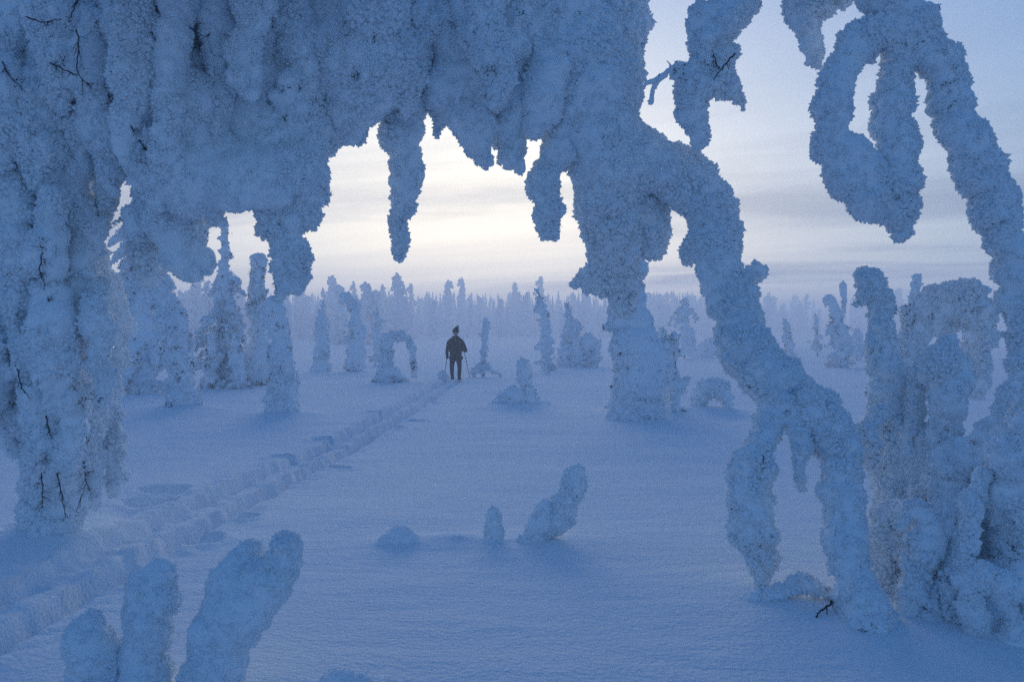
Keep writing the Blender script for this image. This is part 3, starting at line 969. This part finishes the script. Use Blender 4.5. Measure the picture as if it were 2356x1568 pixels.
mids = thing("snowed_in_branch", (mb[0], mb[1], gz(mb[0], mb[1])), "small snow-coated branch with three stubby shoots in the middle of the open snow", "branch")
bough("shoot", [[(1120, 1275, 6.08, 30), (1138, 1240, 6.1, 22), (1134, 1200, 6.1, 20), (1132, 1180, 6.1, 22)]], mids, 6.1, 95, 0, **SH)
bough("shoot", [[(1150, 1270, 6.08, 22), (1200, 1262, 6.08, 30), (1240, 1215, 6.1, 34), (1250, 1170, 6.1, 20), (1250, 1150, 6.1, 14)]], mids, 6.1, 96, 0, **SH)
bough("shoot", [[(1230, 1250, 6.1, 30), (1275, 1200, 6.1, 32), (1308, 1150, 6.1, 24), (1320, 1100, 6.1, 24), (1330, 1082, 6.1, 14)]], mids, 6.1, 97, 0, **SH)
o, s = rime_part("snow_clump", [[(885, 1262, 6.05, 20), (918, 1240, 6.1, 36), (952, 1262, 6.05, 18)]], None, 6.1, 98, **SH)
tag(o, "rounded snow clump left of the stubby branch in the open snow", "snow clump")
o, s = rime_part("snow_clump", [[(1012, 1258, 6.1, 14), (1045, 1246, 6.1, 24), (1078, 1260, 6.1, 12)]], None, 6.1, 99, **SH)
tag(o, "flat little snow clump between the round clump and the stubby branch", "snow clump")


# --- trees standing in the open bog
def droops(axis, rng, n, out, fall, rad, y0=0.05, y1=0.95, taper=True):
    """drooping snow-laden side branches hung round an axis of (x, y, z, r)"""
    cur = catmull(axis, 10)
    ch = []
    for k in range(n):
        t = y0 + (y1 - y0) * (k + rng.random()) / n
        i = int(t * (len(cur) - 1))
        x, y, z, r = cur[i]
        a = rng.uniform(0, 2 * np.pi)
        sc = (1.0 - 0.75 * t) if taper else 1.0
        o = out * sc * rng.uniform(0.6, 1.25)
        fl = fall * sc * rng.uniform(0.6, 1.3)
        rr = rad * (0.45 + 0.55 * sc) * rng.uniform(0.7, 1.2)
        dx, dy = math.cos(a), math.sin(a)
        ch.append([[x, y, z, rr * 0.8], [x + dx * o * 0.6, y + dy * o * 0.6, z - fl * 0.15, rr], [x + dx * o, y + dy * o, z - fl * 0.6, rr * 0.9],
                   [x + dx * o * 1.05, y + dy * o * 1.05, max(z - fl, 0.02), rr * 0.45]])
    return ch


def bog_tree(name, label, axis, d, seed, extra=(), n=0, out=0.3, fall=0.4, rad=0.08, dark=0.10, cat="tree", lump=0.5, trunk=True, taper=True, y0=0.05, y1=0.95):
    rng = np.random.default_rng(seed)
    k = 0.78 if n >= 16 else (0.85 if n else 1.0)
    ax = W([(a, b, d, c * k) for a, b, c in axis])
    base = ax[0]
    t = thing(name, (base[0], base[1], gz(base[0], base[1])), label, cat, None)
    ch = [ax] + [W([(a, b, d + (dd[0] if dd else 0), c) for a, b, c, *dd in e]) for e in extra]
    if n:
        ch += droops(ax, rng, int(n * 1.6), out * 1.05, fall, rad * 0.66, y0, y1, taper)
    V, F, sm, surf = frost_arrays(ch, d / 853.0, rng, lump=lump, knob=0.75, dens=0.7, flen=0.8, vox=1.8)
    link("crown", mesh_from("crown", V, F, [M_RIME_MID], smooth=sm), t)
    if dark:
        bare_needles("bare_twigs", surf, t, d / 853.0, seed + 1, amount=dark * (1.0 if d < 30 else 0.6), down=0.2, freq=8, thr=0.28, length=3.2)
    if trunk:
        pts = np.array(ax)[:, :3]
        pts = np.vstack([[pts[0][0], pts[0][1], -0.25], pts])
        rr = np.linspace(0.055, 0.02, len(pts))
        v, f = tube(catmull(pts, 3), np.interp(np.linspace(0, 1, (len(pts) - 1) * 3 + 1), np.linspace(0, 1, len(pts)), rr), 7)
        link("trunk", mesh_from("trunk", v, f, [M_BARK]), t)
    return t


BG = "trees standing in the open bog"
bog_tree("frosted_spruce", "stout frosted spruce left of the ski track with a dark hollow at its foot",
         [(655, 960, 44), (655, 900, 38), (648, 830, 30), (640, 760, 24), (628, 700, 15)], 15.8, 401, n=26, out=.30, fall=.30, rad=.11, dark=.16)
bog_tree("frosted_spruce", "broad frosted spruce on a snow mound behind the left edge tree",
         [(420, 950, 40), (415, 880, 34), (408, 800, 40), (390, 720, 34), (372, 650, 18)], 17, 402, extra=[[(420, 900, 30), (455, 935, 22), (472, 945, 10)], [(415, 900, 30), (385, 938, 22), (368, 946, 10)]],
         n=30, out=.38, fall=.45, rad=.12, dark=.16)
bog_tree("frosted_spruce", "large frosted spruce with long drooping branches behind the left edge tree",
         [(322, 905, 40), (320, 800, 46), (318, 700, 40), (318, 600, 30), (322, 480, 18), (325, 430, 8)], 22, 403,
         extra=[[(310, 560, 14), (280, 580, 12), (252, 612, 7)], [(310, 520, 14), (278, 540, 11), (254, 562, 6)], [(312, 610, 14), (275, 640, 12), (250, 668, 7)], [(312, 480, 12), (285, 495, 9), (262, 515, 5)]],
         n=46, out=.75, fall=.75, rad=.12, dark=.14)
bog_tree("frosted_spruce", "tallest thin-topped frosted spruce with stubby knobs against the sky",
         [(510, 888, 26), (512, 800, 24), (514, 700, 18), (516, 600, 12), (518, 515, 9)], 25, 404,
         extra=[[(516, 545, 6), (503, 548, 5)], [(517, 585, 9), (532, 590, 8)], [(515, 640, 9), (545, 645, 6), (552, 655, 5)]], n=44, out=.95, fall=.75, rad=.10, dark=.10, y1=0.68)
bog_tree("frosted_spruce", "narrow knob-topped frosted spruce beside the tallest one",
         [(588, 892, 30), (590, 800, 28), (590, 700, 24), (592, 640, 18), (594, 600, 17)], 26, 405, n=40, out=.42, fall=.45, rad=.12, dark=.16)
bog_tree("frosted_spruce", "short frosted spruce thicket between the mound spruce and the tallest spruce",
         [(482, 892, 14), (484, 850, 16), (486, 800, 14), (488, 765, 8)], 24.5, 406, n=22, out=.34, fall=.35, rad=.10, dark=.2)
bog_tree("frosted_spruce", "low frosted spruce with a leaning snow branch right of the tallest spruce",
         [(548, 890, 16), (548, 850, 20), (546, 800, 18), (545, 770, 10)], 24.2, 407, n=22, out=.42, fall=.4, rad=.10, dark=.2)
bog_tree("frosted_spruce", "slim upright frosted spruce left of the hook-topped tree",
         [(738, 858, 14), (739, 800, 17), (741, 740, 14), (744, 692, 8)], 36, 408, n=26, out=.38, fall=.4, rad=.12, dark=.14)
bog_tree("frosted_spruce", "frosted spruce whose tip hooks over to the left",
         [(822, 855, 20), (822, 800, 20), (820, 750, 17), (815, 715, 14), (806, 692, 11), (795, 686, 10), (788, 694, 7)], 36, 409, n=30, out=.42, fall=.4, rad=.13, dark=.16, y1=.6)
bog_tree("frosted_spruce", "thin hazy frosted spruce behind the looped tree",
         [(868, 855, 12), (868, 800, 12), (868, 750, 9), (867, 706, 6)], 42, 410, extra=[[(868, 735, 6), (885, 737, 4)], [(867, 725, 6), (855, 722, 4)]], n=26, out=.6, fall=.45, rad=.10, dark=.1, y1=.7)
bog_tree("looped_tree", "small frosted tree bent over into a loop left of the skier",
         [(894, 880, 16), (893, 845, 17), (890, 800, 15), (890, 780, 13), (915, 772, 10), (938, 778, 10), (948, 805, 9), (950, 840, 7), (955, 868, 6)], 27.5, 411,
         extra=[[(893, 850, 18), (875, 868, 12), (858, 878, 6)], [(893, 850, 18), (915, 868, 12), (933, 877, 6)]], dark=.2)
bog_tree("frosted_spruce", "thin frosted spruce with a low arching branch right of the skier",
         [(1112, 848, 12), (1113, 810, 10), (1115, 770, 7), (1117, 735, 3)], 31, 412, extra=[[(1108, 835, 8), (1093, 852, 6), (1086, 866, 4)], [(1112, 838, 7), (1130, 850, 7), (1155, 866, 4)], [(1112, 840, 6), (1112, 868, 6)]], n=16, out=.16, fall=.25, rad=.055, dark=.14)
bog_tree("snowed_stump", "snow mound with an upright stump column right of the skier",
         [(1214, 944, 18), (1211, 905, 12), (1207, 870, 11), (1203, 843, 12), (1200, 834, 8)], 17.7, 413,
         extra=[[(1205, 932, 24), (1172, 920, 26), (1148, 932, 18), (1124, 941, 8)], [(1174, 912, 14), (1178, 893, 9)], [(1215, 932, 14), (1245, 936, 9), (1270, 941, 4)]], dark=.10, cat="stump")
bog_tree("frosted_spruce", "ragged frosted spruce with its tip leaning left in the middle distance",
         [(1262, 862, 12), (1258, 800, 13), (1254, 750, 11), (1248, 710, 9), (1240, 680, 7), (1232, 664, 5)], 37, 414,
         extra=[[(1245, 690, 5), (1232, 705, 4), (1228, 720, 3)]], n=26, out=.48, fall=.42, rad=.11, dark=.12, y1=.85)
bog_tree("fallen_branch", "low bent frosted branch at the foot of the ragged leaning spruce",
         [(1228, 836, 4), (1242, 830, 6), (1252, 842, 6), (1262, 862, 4)], 33, 415, dark=.1, cat="branch", trunk=False)
bog_tree("frosted_spruce", "round-headed frosted spruce left of the hanging column with a humped side branch",
         [(1312, 850, 36), (1313, 800, 27), (1310, 750, 20), (1308, 715, 17), (1306, 702, 14)], 41, 416,
         extra=[[(1330, 845, 14), (1338, 800, 16), (1355, 795, 17), (1366, 815, 16), (1368, 845, 12)], [(1318, 735, 8), (1330, 745, 7), (1334, 755, 5)]], n=28, out=.55, fall=.45, rad=.13, dark=.16, y1=.7)
bog_tree("frosted_spruce", "upright frosted sapling with a dark foot between the hanging column and the arching trunk",
         [(1548, 958, 26), (1548, 900, 24), (1550, 840, 20), (1552, 790, 18), (1552, 770, 15)], 16, 417,
         extra=[[(1560, 900, 12), (1580, 868, 9), (1585, 870, 7)], [(1515, 780, 14), (1522, 760, 13), (1520, 820, 13), (1518, 880, 12)]], n=10, out=.22, fall=.3, rad=.09, dark=.2)
bog_tree("rime_column", "thick pale rime column of a tree rising from the snow to meet the arch",
         [(1462, 975, 54), (1460, 920, 54), (1458, 860, 56), (1452, 790, 58), (1444, 720, 52), (1434, 650, 50), (1424, 580, 46), (1415, 500, 40), (1410, 430, 26)], 15.4, 440,
         extra=[[(1480, 770, 36), (1508, 790, 16)], [(1420, 740, 34), (1402, 748, 16)], [(1500, 930, 26), (1510, 965, 16)], [(1420, 930, 20), (1405, 965, 12)]], dark=.02)
bog_tree("snow_hump", "arched snow hump beside the arching trunk in the open snow",
         [(1600, 948, 12), (1615, 905, 20), (1640, 888, 20), (1660, 905, 20), (1675, 945, 16), (1690, 950, 6)], 17, 418, dark=.12, cat="shrub", trunk=False)
bog_tree("snow_hump", "small snow knob at the foot of the hanging column",
         [(1405, 946, 14), (1410, 920, 13), (1412, 905, 8)], 17.5, 419, dark=.1, cat="shrub", trunk=False, extra=[[(1400, 944, 5), (1430, 942, 6), (1446, 950, 4)]])
bog_tree("frosted_pine", "umbrella-shaped frosted pine in the haze left of the arching trunk",
         [(1574, 818, 10), (1574, 770, 9), (1574, 730, 7), (1575, 690, 7)], 58, 420,
         extra=[[(1574, 712, 4), (1555, 716, 4), (1542, 735, 3), (1538, 750, 3)], [(1574, 712, 4), (1592, 718, 4), (1603, 735, 3)], [(1574, 720, 4), (1560, 730, 4), (1552, 752, 3)], [(1590, 812, 14), (1590, 780, 12), (1588, 762, 8)]], n=12, out=.5, fall=.6, rad=.11, dark=.08, y0=.0, y1=.4)
bog_tree("frosted_shrub", "low hazy frosted thicket beside the umbrella-shaped pine",
         [(1612, 818, 10), (1625, 800, 12), (1645, 795, 12), (1660, 815, 8)], 60, 421, n=16, out=.5, fall=.4, rad=.13, dark=.1, cat="shrub", trunk=False)
bog_tree("frosted_spruce", "dark-cored frosted spruce just right of the arching trunk",
         [(1818, 820, 15), (1815, 790, 15), (1811, 760, 10), (1806, 738, 5)], 50, 422, n=26, out=.5, fall=.5, rad=.12, dark=.2)
bog_tree("frosted_spruce", "hook-tipped frosted spruce right of the arching trunk",
         [(1935, 842, 22), (1935, 800, 18), (1930, 750, 14), (1922, 710, 10), (1910, 690, 9), (1898, 690, 6)], 40, 423,
         extra=[[(1945, 720, 6), (1942, 690, 6), (1938, 656, 6)]], n=30, out=.55, fall=.5, rad=.13, dark=.18, y1=.6)
bog_tree("frosted_spruce", "faint frosted spruce left of the hook-tipped one",
         [(1880, 802, 14), (1880, 770, 12), (1878, 745, 8), (1874, 720, 4)], 62, 424, n=22, out=.7, fall=.5, rad=.14, dark=.1)
bog_tree("frosted_spruce", "small frosted spruce right of the hook-tipped one",
         [(1972, 812, 10), (1972, 785, 9), (1971, 760, 4)], 52, 425, n=16, out=.5, fall=.4, rad=.12, dark=.1)
bog_tree("frosted_spruce", "narrow frosted spruce top rising behind the mushroom-capped branch",
         [(2098, 870, 20), (2100, 780, 16), (2103, 700, 13), (2106, 640, 9)], 26, 426, n=24, out=.4, fall=.4, rad=.10, dark=.1)


# ------------------------------------------------------------------ far forest
def far_variant(i):
    rng = np.random.default_rng(900 + i)
    h = 7.0
    lean = rng.normal(0, 0.18, 2)
    ax = [[0, 0, -0.3, 0.35], [lean[0] * .3, lean[1] * .3, h * .3, 0.34], [lean[0] * .7, lean[1] * .7, h * .65, 0.24], [lean[0], lean[1], h * 0.9, 0.13], [lean[0] * 1.3, lean[1] * 1.3, h, 0.07]]
    ch = [ax] + droops(ax, rng, 34, rng.uniform(.75, 1.25), rng.uniform(.7, 1.1), 0.17, 0.06, 0.92)
    V, F, sm, surf = frost_arrays(ch, 0.06, rng, lump=0.4, knob=0.7, dens=0.6, vox=2.0)
    c, fn, q, co = surf
    sel = np.nonzero((fn[:, 2] < 0) & (rng.random(len(c)) < .10))[0]
    rep = np.repeat(sel, 3)
    nv, nf = needles(c[rep] + rng.normal(0, .06, (len(rep), 3)), fn[rep], rng.uniform(.15, .4, len(rep)), rng.uniform(.02, .04, len(rep)), rng)
    mi = np.concatenate([np.zeros(len(F), int), np.ones(len(nf), int)])
    sm = np.concatenate([sm, np.zeros(len(nf), bool)])
    return mesh_from("frosted_spruce", np.vstack([V, nv]), np.vstack([F, nf + len(V)]), [M_RIME_FAR, M_NEEDLE], mi, sm)


FAR = [far_variant(i) for i in range(7)]
GROUP = {"mid_right": ("pale spruces of the far forest right of the skier", "pale frosted spruce in the far forest between the skier and the hanging column"),
         "left": ("hazy frosted spruces of the forest edge on the left", "hazy frosted spruce in the forest edge left of the looped tree"),
         "mid": ("pale spruces of the far forest left of the skier", "pale frosted spruce in the far forest behind and left of the skier"),
         "right": ("fog-dimmed frosted spruces on the right", "fog-dimmed frosted spruce in the far forest right of the hanging column")}


def put_far(px, d, h, side, rng):
    x = (px - CX) / FPX * d
    o = bpy.data.objects.new("forest_spruce", FAR[int(rng.integers(0, len(FAR)))])
    COL.objects.link(o)
    s = h / 7.0
    w = s * rng.uniform(0.8, 1.25)
    o.location = (x, d, gz(x, d))
    o.rotation_euler = (rng.normal(0, .02), rng.normal(0, .02), rng.uniform(0, 6.28))
    o.scale = (w, w, s)
    if side == "mid" and px > 1048:
        side = "mid_right"
    tag(o, GROUP[side][1], "tree", GROUP[side][0])
    return o


frng = np.random.default_rng(77)
def tall(px, d, ytop):
    x = (px - CX) / FPX * d
    return max(2.0, (HY - ytop) * d / FPX + EYE - gz(x, d))


for k in range(70):                                   # nearer belt on the left
    d = frng.uniform(105, 190)
    px = frng.uniform(230, 880)
    put_far(px, d, tall(px, d, frng.uniform(645, 740) - (px < 560) * 25), "left", frng)
for k in range(150):                                  # belt behind the skier
    d = frng.uniform(150, 320)
    px = frng.uniform(420, 1560)
    put_far(px, d, tall(px, d, 672 + 45 * frng.random() ** 0.6 - 18 * (frng.random() < .12)), "mid", frng)
for px, d, yt in ((918, 150, 622), (815, 190, 648), (880, 190, 650), (1030, 200, 646), (1240, 230, 636), (1062, 230, 640), (765, 160, 636), (1180, 240, 645), (945, 220, 652)):
    far_spire = put_far(px, d, tall(px, d, yt), "mid", frng)
    if px == 918:
        far_spire["label"] = "tallest thin spire rising above the far forest, above the looped tree"
for k in range(65):
    d = frng.uniform(230, 380)
    px = frng.uniform(1450, 2330)
    put_far(px, d, min(15.0, tall(px, d, frng.uniform(660, 730))), "right", frng)


def far_mass():
    """the rest of the forest, too far and too many to count"""
    rng = np.random.default_rng(5)
    vs_, fs_, off = [], [], 0
    for k in range(1500):
        d = rng.uniform(260, 480) if k > 500 else rng.uniform(190, 330)
        px = rng.uniform(-1500, 3900) if k > 900 else rng.uniform(350, 1700)
        x = (px - CX) / FPX * d
        z0 = gz(x, d)
        h = max(3.0, (HY - rng.uniform(662, 730)) * d / FPX + EYE - z0)
        h = min(h, 18.5 - z0)
        w = h * rng.uniform(.09, .15)
        tiers = 7
        for t in range(tiers):
            a = t / tiers
            zc = z0 + h * (0.04 + 0.94 * a)
            ww = w * (1 - a) ** 0.8 + 0.05
            hh = h / tiers * 0.95
            r = rng.uniform(.75, 1.25)
            tv = OCT_V * np.array([ww * r, ww * r, hh]) * (1 + rng.uniform(-.25, .25, (6, 1)))
            an = rng.uniform(0, 3)
            ca, sa = math.cos(an), math.sin(an)
            tv = np.stack([tv[:, 0] * ca - tv[:, 1] * sa, tv[:, 0] * sa + tv[:, 1] * ca, tv[:, 2]], 1)
            vs_.append(tv + np.array([x + rng.normal(0, .1 * w), d, zc]))
            fs_.append(OCT_F + off)
            off += 6
    o = link("far_forest", mesh_from("far_forest", np.vstack(vs_), np.vstack(fs_), [M_RIME_FAR]))
    tag(o, "pale mass of frosted spruces fading into the fog along the horizon", "forest", kind="stuff")


far_mass()

# ------------------------------------------------------------------ skier
M_JACKET = cloth_material("jacket_cloth", (0.003, 0.007, 0.013), 30)
M_TROUSER = cloth_material("trouser_cloth", (0.002, 0.003, 0.007), 30)
M_BEANIE = cloth_material("beanie_wool", (0.004, 0.006, 0.012), 120)
M_BOOT = cloth_material("boot_leather", (0.010, 0.008, 0.012), 50)
M_GLOVE = cloth_material("glove_cloth", (0.008, 0.008, 0.010), 80)
M_SKIN = cloth_material("skin", (0.42, 0.27, 0.22), 20)
M_CUFF = cloth_material("cuff_reflector", (0.12, 0.17, 0.20), 20)
M_POLE = cloth_material("pole_metal", (0.03, 0.03, 0.035), 20)

SD = 29.4
sx = (1048 - CX) / FPX * SD
sz = -0.02
person = thing("person", (sx, SD, sz), "person in dark jacket, trousers and knit hat standing with ski poles, seen from behind", "person")


def limb(name, chains, parent, mat, vox=0.012, sm=3):
    """chains of (x right, y away, z up, r) from the skier's feet"""
    sph = []
    for c in chains:
        cur = catmull(np.array(c, float), 10)
        rs = resample(cur, 0.25)
        sph += [list(r) for r in rs]
    s = np.array(sph)
    s[:, 0] += sx
    s[:, 1] += SD
    s[:, 2] += sz
    v, f = spheres_mesh(s, 2)
    co, no, q = voxel(v, f, vox)
    co = smooth_verts(co, q, sm, 0.5)
    rng = np.random.default_rng(len(co))
    co = co + no * (vnoise(co, 9, 3) * 0.008)[:, None] * (1 if vox > 0.008 else 0)
    return link(name, mesh_from(name, co, q, [mat], smooth=np.ones(len(q), bool)), parent)


limb("body", [[(0, 0, 1.40, .075), (0, 0.0, 1.50, .062), (0.0, 0.01, 1.56, .062)], [(0.0, 0.0, 1.62, .088), (0.0, 0.02, 1.66, .092), (0.0, 0.02, 1.70, .090)],
              [(0.0, 0.10, 1.60, .04), (0, .115, 1.635, .018)], [(-.092, 0.01, 1.625, .020), (-.095, 0.01, 1.655, .022)], [(.092, 0.01, 1.625, .020), (.095, 0.01, 1.655, .022)],
              [(0, 0, 1.40, .07), (0, 0, 1.15, .12), (0, 0, .95, .12)]], person, M_SKIN, 0.008, 2)
limb("beanie", [[(0.0, 0.0, 1.685, .103), (0.01, 0.01, 1.72, .103), (0.02, 0.0, 1.755, .085), (0.045, 0.0, 1.79, .06), (0.065, -0.01, 1.825, .045)], [(0.072, -0.01, 1.835, .045)],
                [(-.07, 0.02, 1.69, .05), (0, .06, 1.69, .06), (.07, .02, 1.69, .05)]], person, M_BEANIE, 0.010, 2)
jk = limb("jacket", [[(0, 0, 0.80, .16), (0, 0, .92, .16), (0, 0, 1.10, .165), (0, 0, 1.28, .16), (0, 0, 1.40, .12), (0, 0, 1.47, .085)],
                     [(-.10, 0, .80, .11), (-.10, 0, 1.0, .12), (-.12, 0, 1.25, .12), (-.13, 0, 1.36, .095)],
                     [(.10, 0, .80, .11), (.10, 0, 1.0, .12), (.12, 0, 1.25, .12), (.13, 0, 1.36, .095)],
                     [(-.15, 0, 1.36, .09), (-.23, 0, 1.27, .085), (-.27, 0.02, 1.10, .075), (-.30, 0.06, .98, .065), (-.305, 0.10, .86, .055)],
                     [(.15, 0, 1.36, .09), (.23, 0, 1.26, .085), (.29, -0.02, 1.12, .078), (.345, 0.0, 1.02, .062), (.29, 0.14, 1.01, .058), (.25, .25, 1.03, .052)],
                     [(-.09, -0.03, 1.47, .05), (0, -.07, 1.45, .06), (.09, -0.03, 1.47, .05)]], person, M_JACKET, 0.012, 3)
limb("cuff", [[(-.305, 0.105, .855, .050), (-.305, 0.115, .84, .050)]], jk, M_CUFF, 0.008, 1)
limb("hem", [[(-.17, 0, .775, .075), (-.08, -.07, .765, .085), (.08, -.07, .765, .085), (.19, 0, .76, .075), (.08, .07, .765, .085), (-.08, .07, .765, .085), (-.17, 0, .775, .075)]], jk, M_JACKET, 0.012, 2)
limb("trousers", [[(-.08, 0, .86, .12), (-.105, 0, .72, .11), (-.125, .01, .55, .088), (-.13, 0.02, .44, .076), (-.125, 0, .28, .074), (-.115, 0, .14, .064)],
                  [(.08, 0, .86, .12), (.105, 0, .72, .11), (.12, .01, .55, .088), (.128, 0.02, .44, .076), (.125, 0, .28, .074), (.122, 0, .14, .064)], [(-.05, 0, .84, .13), (.05, 0, .84, .13)]], person, M_TROUSER, 0.012, 3)
for s, bx in ((-1, -.115), (1, .122)):
    limb("boot", [[(bx, -0.02, .17, .062), (bx, -0.01, .08, .062), (bx, -.03, .045, .055)], [(bx, 0, .05, .055), (bx + s * .02, .12, .045, .05), (bx + s * .03, .20, .035, .042)]], person, M_BOOT, 0.01, 2)
# gloved hands closed round the pole grips: palm, four curled fingers, thumb
for hx, hy, hz, m in ((-.305, .12, .775, -1), (.235, .30, 1.03, 1)):
    ch = [[(hx, hy, hz + .055, .040), (hx, hy, hz + .02, .046), (hx, hy, hz - .02, .042)]]
    for k in range(4):
        z0 = hz + .03 - k * .026
        ch.append([(hx - m * .02, hy + .03, z0, .015), (hx - m * .03, hy + .065, z0, .014), (hx + m * .0, hy + .085, z0, .013), (hx + m * .022, hy + .07, z0, .011)])
    ch.append([(hx - m * .03, hy + .01, hz + .03, .017), (hx - m * .045, hy + .045, hz + .045, .015), (hx - m * .02, hy + .075, hz + .05, .012)])
    limb("glove", ch, person, M_GLOVE, 0.007, 1)


def ski_pole(top, foot, label):
    t = thing("ski_pole", (sx + foot[0], SD + foot[1], sz + foot[2]), label, "ski pole", "ski poles held by the skier")
    a = np.array(top) + [sx, SD, sz]
    b = np.array(foot) + [sx, SD, sz]
    pts = [a + (b - a) * k for k in np.linspace(0.08, 1, 8)]
    v, f = tube(pts, np.linspace(.011, .008, 8), 8)
    link("shaft", mesh_from("shaft", v, f, [M_POLE], smooth=np.ones(len(f), bool)), t)
    pts = [a + (b - a) * k for k in (-0.02, 0, .04, .08, .11)]
    v, f = tube(pts, [.014, .018, .015, .017, .013], 8)
    link("grip", mesh_from("grip", v, f, [M_GLOVE], smooth=np.ones(len(f), bool)), t)
    c = a + (b - a) * .95
    th = np.linspace(0, 2 * np.pi, 17)
    ring = np.stack([c[0] + .055 * np.cos(th), c[1] + .055 * np.sin(th), np.full(17, c[2])], 1)
    v, f = tube(ring, np.full(17, .008), 6)
    v2, f2 = tube([c + [-.055, 0, 0], c, c + [.055, 0, 0]], [.005] * 3, 5)
    v3, f3 = tube([c + [0, -.055, 0], c, c + [0, .055, 0]], [.005] * 3, 5)
    link("basket", mesh_from("basket", np.vstack([v, v2, v3]), np.vstack([f, f2 + len(v), f3 + len(v) + len(v2)]), [M_POLE]), t)


ski_pole((-.30, .17, .85), (-.43, .22, -.03), "thin dark ski pole in the skier's lowered left hand")
ski_pole((.24, .36, 1.12), (.50, .20, -.06), "thin dark ski pole leaning out from the skier's bent right arm")
o, s = rime_part("snow_clump", [[(1012, 868, 29.2, 6), (1020, 862, 29.2, 9), (1028, 868, 29.2, 6)], [(1019, 860, 29.2, 5), (1020, 852, 29.2, 3)]], None, 29.2, 700)
tag(o, "tiny frosted tuft in the snow by the skier's lowered pole", "snow clump")

# ------------------------------------------------------------------ haze over the bog
hm = bpy.data.materials.new("haze_air")
hm.use_nodes = True
hn = hm.node_tree
hn.nodes.clear()
out = hn.nodes.new("ShaderNodeOutputMaterial")
vol = hn.nodes.new("ShaderNodeVolumePrincipled")
vol.inputs["Color"].default_value = (0.93, 0.95, 1.0, 1)
vol.inputs["Density"].default_value = 0.0066
vol.inputs["Anisotropy"].default_value = 0.35
hn.links.new(vol.outputs[0], out.inputs["Volume"])
bm = bmesh.new()
bmesh.ops.create_cube(bm, size=1.0)
me = bpy.data.meshes.new("haze")
for v in bm.verts:
    v.co.x *= 1560
    v.co.y = -40 if v.co.y < 0 else 790
    v.co.z = -2.0 if v.co.z < 0 else 20.0
bm.to_mesh(me)
bm.free()
me.materials.append(hm)
hz = link("haze", me)
tag(hz, kind="stuff")
